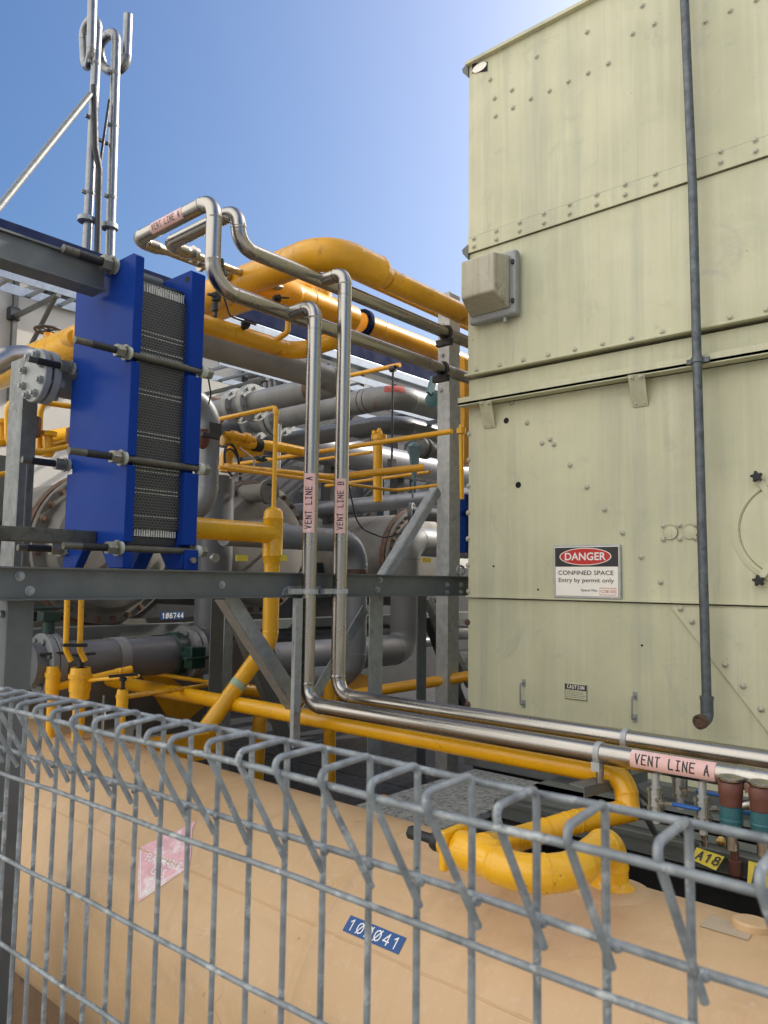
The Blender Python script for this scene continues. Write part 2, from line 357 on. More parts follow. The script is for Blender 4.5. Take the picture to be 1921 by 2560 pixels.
def tank_mat():
    n = NT('tan_tank_paint')
    c = n.mix(n.ramp(n.noise(1.3, 6, .6), .3, .7), (.545, .345, .168), (.625, .415, .222))
    sc = n.noise(1.6, 7, .68, (2.2, .8, 2.2), 1.0); c = n.mix(n.ramp(sc, .52, .70, 0, .50), c, (.40, .255, .14)); dr_ = n.noise(1.0, 6, .65, (1.3, 13, 1.3), .4); c = n.mix(n.ramp(dr_, .52, .70, 0, .32), c, (.44, .275, .135))
    ln = n.noise(1.1, 2, .4, (2.6, 1.0, 2.6), 3.5); m_ = n.t.nodes.new('ShaderNodeMath'); m_.operation = 'ABSOLUTE'
    sb_ = n.t.nodes.new('ShaderNodeMath'); sb_.operation = 'SUBTRACT'; sb_.inputs[1].default_value = .5; n.t.links.new(ln, sb_.inputs[0]); n.t.links.new(sb_.outputs[0], m_.inputs[0])
    mk_ = n.ramp(n.noise(3.1, 3, .5), .55, .68, 0, .42); thin = n.ramp(m_.outputs[0], .0015, .004, 1, 0)
    mm = n.t.nodes.new('ShaderNodeMath'); mm.operation = 'MULTIPLY'; n.t.links.new(mk_, mm.inputs[0]); n.t.links.new(thin, mm.inputs[1]); c = n.mix(mm.outputs[0], c, (.27, .17, .09))
    sp = n.noise(16, 4, .65); c = n.mix(n.ramp(sp, .70, .75, 0, .6), c, (.24, .11, .05))
    du = n.noise(42, 5, .7); c = n.mix(n.ramp(du, .54, .72, 0, .34), c, (.66, .53, .38))
    n.set('Base Color', c); n.set('Roughness', n.ramp(n.noise(4, 5), .3, .7, .36, .60)); n.bump(n.noise(7, 5), .10, .004)
    return n.m
M['tan'] = tank_mat()
def lens_mat():
    n = NT('dirty_prismatic_lens'); c = n.mix(n.ramp(n.noise(7, 5), .3, .7), (.37, .34, .245), (.49, .455, .345))
    st = n.noise(1.0, 4, .6, (60, 60, 3)); c = n.mix(n.ramp(st, .50, .68, 0, .6), c, (.30, .25, .17))
    gr = n.noise(14, 8, .75); c = n.mix(n.ramp(gr, .56, .68, 0, .8), c, (.17, .135, .085)); n.set('Base Color', c); n.set('Roughness', .45); n.bump(n.noise(150, 2), .25)
    return n.m
M['lens'] = lens_mat()
def ground_mat():
    n = NT('yard_concrete'); c = n.mix(n.ramp(n.noise(.8, 8, .65), .35, .65), (.23, .222, .205), (.36, .35, .33))
    c = n.mix(n.ramp(n.noise(5, 6), .6, .7, 0, .6), c, (.09, .085, .08)); n.set('Base Color', c); n.set('Roughness', .85); n.bump(n.noise(40, 4), .3)
    return n.m
M['ground'] = ground_mat()
def pack_mat():
    n = NT('plate_pack_gaskets'); t = n.t
    mp = t.nodes.new('ShaderNodeMapping'); mp.inputs['Rotation'].default_value = (R(90), 0, 0); t.links.new(n.tc.outputs['Object'], mp.inputs[0])
    b = t.nodes.new('ShaderNodeTexBrick'); b.inputs['Scale'].default_value = 1.0
    b.inputs['Brick Width'].default_value = .0125; b.inputs['Row Height'].default_value = .0095; b.inputs['Mortar Size'].default_value = .0012; b.inputs['Mortar Smooth'].default_value = .3
    b.inputs['Color1'].default_value = (.010, .010, .012, 1); b.inputs['Color2'].default_value = (.022, .022, .024, 1); b.inputs['Mortar'].default_value = (.105, .10, .09, 1)
    t.links.new(mp.outputs[0], b.inputs['Vector']); n.set('Base Color', b.outputs['Color']); n.set('Roughness', .45); n.bump(b.outputs['Fac'], .6, .002)
    return n.m
M['pack'] = pack_mat()

# ------------------------------------------------------------------ ground, building, roof
bm = B(); ngon(bm, [(-300, -300, 0), (300, -300, 0), (300, 300, 0), (-300, 300, 0)])
solo('ground', bm, M['ground'], None, None, 0, kind='structure')

BY = 7.0
zt = at(0, 545, Y=BY).z; zf = at(0, 592, Y=BY).z
bld = thing('plant_building', 'cream panelled plant building with a dark navy roof edge behind the pipework', 'building', (8, BY+3, 0))
bm = B(); box(bm, (.5, BY+.12, 0), (24, BY+7, zf)); part('wall', bm, M['cream'], bld, 0)
bm = B(); slab(bm, [(0, BY, zf), (0, BY, zt), (0, BY+4, zt+.15), (0, BY+8, zt), (0, BY+8, zf)], (25, 0, 0))
for k in range(60): box(bm, (.2+k*.4, BY+.2, zt-.01), (.24+k*.4, BY+7.5, zt+.045)) if False else None
part('roof', bm, M['navy'], bld, 0)
bm = B(); zg = at(0, 592, Y=BY-.12).z
box(bm, (0, BY-.14, zg-.14), (25, BY-.01, zg-.02)); part('gutter', bm, M['tray'], bld, 0, .01)
bm = B()
for k in range(10): 
    x = 1.9+k*1.9; box(bm, (x, BY+.10, 0), (x+.05, BY+.135, zf))
part('panel_joint', bm, M['dark'], bld, 0)
wk = thing('added_unseen_building', 'long dark green building added unseen behind the camera to shape pipe reflections', 'building', (-13, -4, 0))
bm = B(); box(bm, (-17, -34, 0), (-13, 3, 5.2)); part('wall', bm, mat('dark_green_cladding', (.07, .085, .07), .6, 0, .1, 1.5), wk, 0)  # added out of view: structures pipe reflections, blocks low sky, bounces sunlight
bm = B(); slab(bm, [(-12.6, -34.4, 5.2), (-12.6, -34.4, 5.35), (-17.4, -34.4, 6.4), (-17.4, -34.4, 5.2)], (0, 37.8, 0)); part('roof', bm, M['navy'], wk, 0)
for k in range(6):
    bm = B(); box(bm, (-13.04, -30+k*5.4, 0), (-12.99, -27+k*5.4, 3.6)); part('added_roller_door', bm, M['galvl'], wk, 0)
bm = B(); p = at(45, 780, Y=BY); box(bm, (p.x-.05, BY+.05, p.z-.06), (p.x+.05, BY+.13, p.z+.06)); part('wall_fitting', bm, M['dark'], bld, 0, .01)
bm = B(); p = at(175, 735, Y=BY); box(bm, (p.x-.2, BY+.05, p.z-.12), (p.x+.2, BY+.13, p.z+.12)); part('louvre', bm, M['dark'], bld, 0, .01)
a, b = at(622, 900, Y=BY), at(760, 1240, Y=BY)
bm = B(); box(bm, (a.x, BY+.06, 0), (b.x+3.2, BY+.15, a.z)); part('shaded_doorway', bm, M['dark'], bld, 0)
bm = B()
for px, py0, py1 in ((820, 1190, 1330), (960, 1180, 1330), (1040, 1060, 1330)):
    a, b = at(px, py0, Y=BY-.1), at(px, py1, Y=BY-.1); bar(bm, a, (a.x, a.y, 0), .12, .12, X_)
part('door_post', bm, mat('dull_blue_post', (.06, .08, .10), .5, 0, .1, 10), bld, 0)
# a loop of grey cable hanging by the door
bm = B()
for k in range(7):
    p = at(655+k*13, 935, Y=6.6); q = at(655+k*13+6, 1060, Y=6.6); pipe(bm, [p, p+V((.02, 0, -.2)), q], .018, .1, 8)
solo('hose_bundle', bm, M['gpiped'], 'dark bundle of hanging hoses in the doorway of the cream building', 'hose')

def tray(y, py_in, py_out, label, x0, x1, depth=.32):
    t = thing('cable_tray', label, 'cable tray', ((x0+x1)/2, y, 0)); z1 = at(0, py_in, Y=y).z; z0 = at(0, py_out, Y=y).z
    bm = B(); box(bm, (x0, y, z0), (x1, y+.012, z1)); part('side_rail', bm, M['tray'], t, 0); bm = B(); box(bm, (x0, y+depth, z0), (x1, y+depth+.012, z1)); part('side_rail', bm, M['tray'], t, 0)
    bm = B(); box(bm, (x0+.1, y+.012, z0+.01), (x0+.135, y+depth, z0+.03)); rg0 = part('rung', bm, M['tray'], t, 0); k = .28
    while x0+.1+k < x1: c_ = rg0.copy(); COL.objects.link(c_); c_.parent = t; c_.location = (k, 0, 0); k += .28
    k = x0+.55
    while k < x1:
        bm = B(); bar(bm, (k, y-.02, z0-.02), (k, BY+.05, z0-.02), .04, .03); bar(bm, (k, y+.05, z0-.03), (k, BY+.08, z0-.65), .035, .02); bar(bm, (k, BY+.09, z0-.8), (k, BY+.09, z0+.45), .05, .04, X_)
        part('wall_bracket', bm, M['galvd'], t, 0); k += 1.35
tray(6.25, 664, 690, 'pale cable tray on brackets along the cream wall below the roof', 1.0, 14)
tray(5.6, 745, 764, 'lower cable ladder running behind the grey pipes towards the tall steel post', 4.1, 14, .5)

# ------------------------------------------------------------------ vent stacks on the roof
def stack(label, base, top, loops, w, fl):
    Ys = 7.5; t = thing('vent_stack', label, 'vent stack', at(*base, Y=Ys))
    r = rad(w, at(*base, Y=Ys)); p0 = at(*base, Y=Ys); p0.z -= .4; p1 = at(*top, Y=Ys)
    pts = [p0, p1]+loops(Ys)
    bm = B(); pipe(bm, pts, r, [.16]*(len(pts)-2), 20, .008, 8); part('pipe', bm, M['stack'], t)
    ax = (p1-p0).normalized(); c = at(*fl, Y=Ys); bm = B(); flange(bm, c, ax, r*1.75, .05, 8); part('flange', bm, M['galv'], t)
    for f in (.35, .62, .82):
        q = p0.lerp(p1, f); bm = B(); lathe(bm, q-ax*.02, ax, [(0, r), (.004, r*1.07), (.036, r*1.07), (.04, r)]); obox(bm, q+V((-r*1.3, 0, 0)), (r*.4, 0, 0), (0, .012, 0), (0, 0, .018)); part('clamp', bm, M['galvm'], t)
    return t
stack('taller polished vent stack on the roof, its outlet leaving the top of the photo', (217, 640), (246, 40),
      lambda y: [at(246, 40, Y=y)+V((-.02, .30, .02)), at(213, 165, Y=y+.30), at(228, 162, Y=y-.0)+V((0, .0, 0)), at(233, -60, Y=y)], 24, (216, 549))
stack('shorter polished vent stack on the roof with a full gooseneck bend at its top', (277, 640), (292, 70),
      lambda y: [at(292, 70, Y=y)+V((0, .42, 0)), at(262, 178, Y=y+.42), at(316, 178, Y=y+.1), at(321, 38, Y=y+.1)], 24, (274, 567))
bm = B(); pipe(bm, [at(244, 640, Y=7.4), at(249, 425, Y=7.4), at(239, 370, Y=7.4), at(236, 215, Y=7.46)], .035, .08, 10); pipe(bm, [at(249, 425, Y=7.4), at(274, 250, Y=7.45)], .016, .1, 8)
bar(bm, at(240, 345, Y=7.5), at(270, 360, Y=7.5), .03, .03)
solo('stack_prop', bm, M['dark'], 'dark forked prop standing between the two roof vent stacks', 'strut')
bm = B(); cyl(bm, at(226, 236, Y=7.45), at(-60, 590, Y=7.0), .032, 12)
solo('stay_pole', bm, M['galvm'], 'pale sloping stay bracing the taller roof stack from the left', 'strut')

# ------------------------------------------------------------------ pale green casing
Yc = at(1172, 300, X=2.975).y; z_top = at(1174, 165, X=2.975).z; z1 = at(1177, 631, X=2.975).z; z2 = at(1164, 943, X=2.981).z; z3 = at(1163, 1012, X=2.99).z; z4 = 2.128; z5 = 1.397
cas = thing('cooler_casing', 'tall pale green riveted steel casing filling the right of the yard', 'equipment casing', (4, .4, z5))
Yr = -1.6
for nm, xf, za, zb, dy in (('upper_panel', 2.975, z1, z_top, 0), ('middle_panel', 2.981, z2, z1-.006, .004), ('band_panel', 2.992, z3, z2-.016, .006), ('lower_panel', 3.0, z4+.003, z3-.0185, .012), ('bottom_panel', 3.0, z5, z4-.0055, .012)):
    bm = B(); box(bm, (xf, Yr, za), (7.5-dy, Yc+dy, zb)); part(nm, bm, M['wall'], cas, 0, .003)
bm = B(); box(bm, (2.9685, Yr, z1-.004), (2.9748, Yc-.002, z1+.072)); part('rivet_strip', bm, M['wall'], cas, 0, .0015); bm = B(); box(bm, (2.9728, Yr, z1+.0725), (2.9747, Yc-.002, z1+.0755)); part('strip_edge_line', bm, mat('grey_edge_line', (.25, .25, .20), .7, 0, .3, 12), cas, 0)  # thin darker line along the top edge of the strip
bm = B(); box(bm, (2.953, Yr, z2-.004), (2.9806, Yc+.006, z2+.006)); part('drip_lip', bm, M['wall'], cas, 0, .002)
bm = B(); box(bm, (2.935, Yr, z3-.018), (2.9915, Yc+.03, z3-.001)); box(bm, (2.935, Yr, z3-.015), (2.939, Yc+.03, z3+.022)); part('ledge_angle', bm, M['wall'], cas, 0, .0015)
bm = B(); box(bm, (2.985, Yr, z4-.001), (2.9995, Yc+.014, z4+.007)); part('joint_flange', bm, M['wall'], cas, 0, .0015)
bm = B(); box(bm, (2.95, Yr, z_top-.004), (7.5, Yc+.006, z_top+.012)); part('roof_edge', bm, M['wall'], cas, 0)
bm = B(); box(bm, (2.955, Yr, z5-.03), (3.1, Yc, z5+.045)); part('base_channel', bm, M['galvd'], cas, 0, .003)
bm = B(); box(bm, (3.02, Yr+.01, 0), (7.45, Yc-.005, z5-.032)); part('base_plinth', bm, M['dark'], cas, 0)
for py, x in ((163, 2.965), (618, 2.965)):
    bm = B(); p = at(1170, py+8, X=x); slab(bm, [(x, p.y, p.z+.03), (x, p.y+.035, p.z+.012), (x, p.y+.03, p.z-.01), (x, p.y, p.z-.045)], (.05, 0, 0)); part('corner_tab', bm, M['galvd'], cas, 0)
bm = B(); a = at(1181, 172, X=2.973); b = at(1219, 166, X=2.973)
obox(bm, (a+b)/2+V((-.001, 0, 0)), (b-a)/2, (0.0012, 0, 0), (0, 0, .024)); part('badge_plate', bm, M['hole'], cas, 0)
bm = B(); c = (a+b)/2; lathe(bm, c+V((-.0022, 0, 0)), (-1, 0, 0), [(0, .0215), (.0015, .0215)], 28)
for v in bm.verts: v.co.y = c.y+(v.co.y-c.y)*abs(b.y-a.y)*.47/.0215
part('badge', bm, M['white'], cas, 30)
def z1px(l, ox, oy, k=.4946): return [(ox+x*k, oy+y*k) for x, y in l]
bolts = [(p, 2.975) for p in z1px([(1025, 30), (1085, 122), (975, 172), (745, 163), (490, 287), (852, 322), (750, 370), (650, 413), (555, 460), (460, 500), (365, 456), (255, 403), (277, 498), (370, 546), (282, 588), (1343, 110), (1468, 55), (1600, 0)], 1100, 0)]
bolts += [(p, 2.9685) for p in z1px([(173, 1206), (173, 1246), (286, 1168), (286, 1210), (404, 1126), (403, 1168), (526, 1080), (526, 1127), (656, 1033), (656, 1080), (793, 984), (793, 1034), (937, 933), (937, 984), (1090, 880), (1090, 931), (1420, 766), (1420, 820), (1595, 708), (1597, 763)], 1100, 0)]
bolts += [(p, 2.981) for p in z1px([(187, 738), (304, 715), (422, 689), (549, 662), (683, 635), (823, 606), (968, 576), (1126, 545), (1468, 472), (1650, 433)], 1100, 560)]
bolts += [(p, 3.0) for p in z1px([(366, 906), (442, 1005), (559, 1089), (518, 1107), (578, 1114), (659, 1219), (148, 1062), (147, 1193)], 1100, 560)]
bolts += [(p, 3.0) for p in z1px([(745, 137), (834, 250), (925, 368), (1020, 490), (1118, 617), (145, 132), (144, 267), (143, 398), (143, 532), (145, 665), (1133, 333), (1213, 330), (1292, 330), (1132, 401), (1215, 399), (1296, 396)], 1100, 1150)]
bolts += [(p, 2.989) for p in z1px([(1218, 752), (1275, 817), (1443, 1034), (1533, 1141), (1625, 1259)], 1100, 1150)]
proto = None
def put_bolt(p, X, s=1.0):
    global proto
    q = at(*p, X=X)
    if proto is None:
        bm = B(); lathe(bm, (0, 0, 0), (-1, 0, 0), [(0, .0125), (.002, .0125), (.0025, .0085), (.007, .008), (.0095, .005), (.0102, .001)], 14)
        proto = finish('rivet', bm, M['wallb'], 35); o = proto
    else:
        o = proto.copy(); COL.objects.link(o)
    o.parent = cas; o.location = q-ROOTLOC[cas.name]; o.scale = (s, s, s)
M['wallb'] = mat('pale_green_bolt_head', (.46, .44, .33), .45, .1, .2, 60, (.22, .19, .14), 60, .58, .1, 100)
for p, X in bolts: put_bolt(p, X)
for p in z1px([(140, 820), (142, 1235)], 1100, 1150):
    bm = B(); q = at(*p, X=3.0); lathe(bm, q, (-1, 0, 0), [(0, .016), (.006, .014), (.012, .008)], 8); part('rusty_bolt', bm, M['rust'], cas)
for (x, y), r in ((z1px([(336, 994)], 1100, 560)[0], .012), (z1px([(397, 126)], 1100, 1150)[0], .0125), (z1px([(272, 537)], 1100, 1150)[0], .004), (z1px([(497, 655)], 1100, 1150)[0], .004), (z1px([(1022, 937)], 1100, 1150)[0], .004)):
    bm = B(); q = at(x, y, X=3.0); lathe(bm, q+V((-.0008, 0, 0)), (-1, 0, 0), [(0, r), (.0004, r)], 20); ring(bm, q+V((-.0015, 0, 0)), (1, 0, 0), r*1.15, r*.98, .0014, 20); part('drill_hole', bm, M['hole'], cas)
for (x, y) in z1px([(1167, 365), (1265, 362)], 1100, 1150):
    q = at(x, y, X=3.0); bm = B(); lathe(bm, q, (-1, 0, 0), [(0, .027), (.0035, .027), (.0045, .025), (.0045, .001)], 28); ring(bm, q+V((-.0065, 0, 0)), (1, 0, 0), .0285, .026, .006, 28); part('hole_cover', bm, M['wall'], cas); bm = B(); torus(bm, q+V((-.003, 0, 0)), X_, .0283, .0016, 0, 2*math.pi, 32, 6); part('cover_seal', bm, M['dark'], cas)
for A_, B_ in ((((200, 897), (260, 893)), ((225, 1035), (283, 1028))), (((950, 765), (1035, 755)), ((978, 928), (1055, 918)))):
    (a, b), (c, d) = z1px(A_, 1100, 560), z1px(B_, 1100, 560)
    p, q, s, t = at(*a, X=2.936), at(*b, X=2.936), at(*d, X=2.9985), at(*c, X=2.9985)
    bm = B(); slab(bm, [p, q, s, t], (-.004, 0, 0)); part('slanting_bracket', bm, M['wall'], cas, 0)
    for u, v in ((p, q), (t, s)):
        for f in (.22, .78):
            k = u.lerp(v, f); bm = B(); off = .012 if u is p else -.014
            lathe(bm, k+V((-.004, 0, -off)), (-1, 0, 0), [(0, .009), (.002, .009), (.003, .006), (.009, .005)], 8); part('bracket_bolt', bm, M['wallb'], cas)
g = [at(*p, X=2.9965) for p in z1px([(1172, 742), (1900, 760), (1900, 1683)], 1100, 1150)]
bm = B(); slab(bm, [p-V((.002, 0, 0)) for p in g], (-.005, 0, 0)); part('gusset_plate', bm, M['wall'], cas, 0)
for (x, y0, y1) in ((425, 1115, 1245), (987, 1180, 1318)):
    p, q = at(*z1px([(x, y0+12)], 1100, 1150)[0], X=3.0), at(*z1px([(x, y1-12)], 1100, 1150)[0], X=3.0); o_ = V((-.03, 0, 0))
    bm = B(); pipe(bm, [p, p+o_, q+o_, q], .0038, .008, 10); 
    for k in (p, q): obox(bm, k+V((-.001, 0, 0)), (0, .009, 0), (0, 0, .016), (.001, 0, 0))
    part('pull_handle', bm, M['galv'], cas)
# round hatch at the right edge
hc = at(*z1px([(1776, 352)], 1100, 1150)[0], X=3.0)
bm = B(); ring(bm, hc+V((-.007, 0, 0)), (1, 0, 0), .196, .172, .0065, 64); ring(bm, hc+V((-.012, 0, 0)), (1, 0, 0), .184, .176, .005, 64); ht = part('round_hatch', bm, M['wall'], cas)
bm = B(); lathe(bm, hc, (-1, 0, 0), [(0, .17), (.012, .168), (.013, .16), (.013, .001)], 48); part('hatch_cover', bm, M['wall'], ht)
for (x, y) in z1px([(1605, 85), (1615, 610)], 1100, 1150):
    q = at(x, y, X=2.98); bm = B(); pts = []
    for k in range(20):
        a = 2*math.pi*k/20; rr = .021 if k % 4 in (0, 1) else .0135; pts.append(q+V((0, math.cos(a)*rr, math.sin(a)*rr)))
    slab(bm, pts, (-.018, 0, 0)); cyl(bm, q+V((.02, 0, 0)), q, .008, 10); part('star_knob', bm, M['black'], ht, 30, .002)
    e = hc+(q-hc)*.55; bm = B(); bar(bm, q+V((.002, 0, 0)), e+V((.0, 0, 0)), .022, .006, X_); part('hatch_arm', bm, M['wall'], ht, 0)

# things fixed to the casing
t = thing('bulkhead_light', 'boxy bulkhead light with a dirty prismatic lens at the casing corner', 'wall light', at(1230, 815, X=2.97))
XL = 2.972; y0 = at(1294, 700, X=XL-.03).y; y1 = at(1176, 790, X=XL-.03).y; zb, zt_ = at(1294, 785, X=XL-.03).z, at(1290, 624, X=XL-.03).z
bm = B(); box(bm, (XL-.045, y0, zb), (XL, y1, zt_)); part('housing', bm, M['lampgrey'], t, 0, .012)
bm = B(); fy0, fy1 = y0+.028, y1-.012; fz0, fz1 = zb+.03, zt_-.025; xa, xb = XL-.046, XL-.165
a = [(xa, fy0, fz0), (xa, fy1, fz0), (xa, fy1, fz1), (xa, fy0, fz1)]; c = [(xb, fy0+.012, fz0+.052), (xb, fy1-.03, fz0+.052), (xb, fy1-.03, fz1-.02), (xb, fy0+.012, fz1-.02)]
vs = [bm.verts.new(p) for p in a+c]
for f in ((0, 1, 2, 3), (4, 5, 6, 7), (0, 1, 5, 4), (1, 2, 6, 5), (2, 3, 7, 6), (3, 0, 4, 7)): bm.faces.new([vs[i] for i in f])
part('lens', bm, M['lens'], t, 0, .008)
bm = B()
for k in (.2, .8): obox(bm, (XL-.05, y0+.014, zb+(zt_-zb)*k), (.006, 0, 0), (0, .007, 0), (0, 0, .010))
part('clip', bm, M['dark'], t, 0, .002)
bm = B(); q = V((XL-.022, y0+.07, zb)); cyl(bm, q, q-V((0, 0, .022)), .011, 14); part('cable_gland', bm, M['lampgrey'], t)

t = thing('conduit', 'long thin grey conduit running down the green casing face', 'conduit', at(1765, 1790, X=2.9)); XC = 2.905
a, b = at(1709, -60, X=XC), at(1768, 1770, X=XC); a2 = at(1732, 470, X=XC+.01); m2 = at(1743, 900, X=XC)
bm = B(); sweep(bm, [(a, .017), (a2, .017), (m2, .017), (b, .017)], 18); part('tube', bm, M['conduit'], t)
bm = B(); c = b-V((0, 0, .012)); pipe(bm, [b+V((0, 0, .035)), c-V((0, 0, .028)), c+V((-.045, .012, -.034))], .0225, .026, 18); lathe(bm, b+V((0, 0, .03)), Z_, [(0, .0245), (.012, .0245)], 18)
el = part('elbow', bm, M['conduit'], t)
bm = B(); e = c+V((-.045, .012, -.034)); d_ = V((-.045, .012, -.006)).normalized(); ring(bm, e-d_*.012, d_, .0265, .019, .016, 20); lathe(bm, e+d_*.0005, d_, [(0, .0185), (.0006, .0185)], 18); part('open_end', bm, M['rust'], el)
bm = B(); q = m2; lathe(bm, q-V((0, 0, .01)), Z_, [(0, .0215), (.02, .0215)], 18); obox(bm, q+V((.012, 0, 0)), (0, .042, 0), (.006, 0, 0), (0, 0, .009)); part('clamp', bm, M['conduit'], t)

def sign_quad(tl, tr, br, bl, X, k=(1100, 1150)):
    P = [at(*z1px([p], *k)[0], X=X) for p in (tl, tr, br, bl)]
    yl = (P[0].y+P[3].y)/2; yr = (P[1].y+P[2].y)/2; zt2 = (P[0].z+P[1].z)/2; zb2 = (P[2].z+P[3].z)/2; return yl, yr, zt2, zb2
yl, yr, zt2, zb2 = sign_quad((573, 430), (912, 430), (915, 705), (577, 695), 2.985); w, h = yl-yr, zt2-zb2
t = thing('danger_sign', 'white red and black danger confined space sign on the green casing', 'sign', (2.985, (yl+yr)/2, zb2))
bm = B(); box(bm, (2.986, yr, zb2), (2.992, yl, zt2)); part('frame', bm, M['galvl'], t, 0, .002)
e = .006; bm = B(); box(bm, (2.9845, yr+e, zb2+e), (2.9858, yl-e, zt2-e)); pn = part('panel', bm, M['white'], t, 0)
fn = planefn((2.9845, yl-e, zb2+e), (0, -1, 0), Z_, (-1, 0, 0)); W2, H2 = w-2*e, h-2*e
bm = B()
for (u0_, u1_, v0_, v1_) in ((0.004, W2-.004, H2*.60, H2-.003), (.002, .004, .002, H2-.003), (W2-.004, W2-.002, .002, H2-.003), (.004, W2-.004, .002, .0035)): patch(bm, fn, u0_, u1_, v0_, v1_, 1, 1)
part('black_header', bm, M['ink'], pn, 0)
def oval(bm, fn, cu_, cv_, a_, b_, lift): bm.faces.new([bm.verts.new(fn(cu_+math.cos(k*math.pi/20)*a_, cv_+math.sin(k*math.pi/20)*b_, lift)) for k in range(40)])
bm = B(); oval(bm, fn, W2/2-.004, H2*.80, W2*.405, H2*.172, .0004); part('oval_rim', bm, M['white'], pn, 0)
bm = B(); oval(bm, fn, W2/2-.004, H2*.80, W2*.39, H2*.158, .0008); part('red_oval', bm, M['red'], pn, 0)
bm = B(); fonttext(bm, 'DANGER', W2*.64, H2*.155, lambda u, v, l: fn(W2*.17+u, H2*.725+v, .0012), .02); part('heading', bm, M['whitel'], pn, 0)
bm = B(); fonttext(bm, 'CONFINED SPACE', W2*.86, H2*.088, lambda u, v, l: fn(W2*.06+u, H2*.435+v, .0006), .008)
fonttext(bm, 'Entry by permit only', W2*.86, H2*.108, lambda u, v, l: fn(W2*.065+u, H2*.265+v, .0006), .006)
fonttext(bm, 'Space No.', W2*.26, H2*.062, lambda u, v, l: fn(W2*.42+u, H2*.098+v, .0006), .006); part('wording', bm, M['ink'], pn, 0)
bm = B(); x0, x1, v0, v1 = W2*.71, W2*.955, H2*.045, H2*.185
for q in ((x0, x1, v0, v0+.0016), (x0, x1, v1-.0016, v1), (x0, x0+.0016, v0+.0016, v1-.0016), (x1-.0016, x1, v0+.0016, v1-.0016)): patch(bm, fn, *q, 1, 1, .0004)
fonttext(bm, 'CSE-03', W2*.20, H2*.055, lambda u, v, l: fn(W2*.735+u, H2*.09+v, .0006), .004); part('number_box', bm, M['red'], pn, 0)

yl, yr, zt2, zb2 = sign_quad((632, 1125), (745, 1137), (745, 1220), (632, 1205), 2.997); w, h = yl-yr, zt2-zb2
t = thing('caution_plate', 'small dark caution plate with fine print low on the green casing', 'sign', (2.997, (yl+yr)/2, zb2))
bm = B(); box(bm, (2.9955, yr, zb2), (2.9995, yl, zt2)); pn = part('plate', bm, M['wall'], t, 0, .001); fn = planefn((2.9955, yl, zb2), (0, -1, 0), Z_, (-1, 0, 0), .0004)
bm = B(); patch(bm, fn, .003, w-.003, h*.60, h-.003, 1, 1); 
for q in ((.001, .003, .001, h-.001), (w-.003, w-.001, .001, h-.001), (.003, w-.003, .001, .003)): patch(bm, fn, *q, 1, 1)
part('dark_header', bm, M['ink'], pn, 0)
bm = B(); strokes(bm, 'CAUTION', w*.8, h*.2, .0022, lambda u, v, l: fn(w*.1+u, h*.69+v, .0006+l)); part('heading', bm, M['white'], pn, 0)
bm = B()
for k in range(4):
    u_ = w*.09
    while u_ < w*.85:
        l_ = random.uniform(.004, .012); patch(bm, fn, u_, min(u_+l_, w*.92), h*(.13+.11*k), h*(.13+.11*k)+.0022, 1, 1); u_ += l_+.0025
part('fine_print', bm, M['galvd'], pn, 0)

# ------------------------------------------------------------------ skid deck in front of the casing
dk = thing('skid_deck', 'dark steel deck ledge along the foot of the green casing', 'deck', (2.75, .3, 0))
bm = B(); box(bm, (2.48, Yr, z5-.012), (2.954, 1.6, z5-.0)); part('deck_plate', bm, M['chequer'], dk, 0)
bm = B()
for k in range(3): box(bm, (2.70+k*.075, Yr, z5), (2.53+k*.075, 1.6, z5+.004))
part('deck_rib', bm, M['galvd'], dk, 0)
bm = B(); box(bm, (2.47, Yr, z5-.055), (2.4795, 1.6, z5+.004)); box(bm, (2.462, Yr, z5-.012), (2.4695, 1.6, z5+.004)); box(bm, (2.462, Yr, z5-.055), (2.4695, 1.6, z5-.047)); part('edge_channel', bm, M['galvd'], dk, 0)
bm = B(); box(bm, (2.78, Yr, .0), (2.95, 2.0, z5-.06)); part('underdeck_shade_fill', bm, M['dark'], dk, 0)  # dark box fills the void under the deck, shade put into its colour
for y in (-.8, .4, 1.48):
    bm = B(); box(bm, (2.5, y, 0), (2.6, y+.1, z5-.06)); part('leg', bm, M['dark'], dk, 0)
bm = B(); box(bm, (2.08, 1.62, 1.33), (2.945, 2.02, 1.36))
for y in (1.7, 1.9): box(bm, (2.5, y, 0), (2.58, y+.06, 1.33))
solo('walkway_plate', bm, M['plinth'], 'speckled grey plate between the tan tank and the deck', 'platform', 0, .004)

bm = B(); box(bm, (2.07, 2.10, 1.16), (2.95, 4.8, 1.20)); box(bm, (2.96, 2.2, 1.16), (9, 4.8, 1.20)); solo('shade_plates', bm, M['dark'], 'added dark plates standing in for shade behind the long yellow pipe', 'platform', 0)  # dark plates hide the lit ground; their colour carries the shade

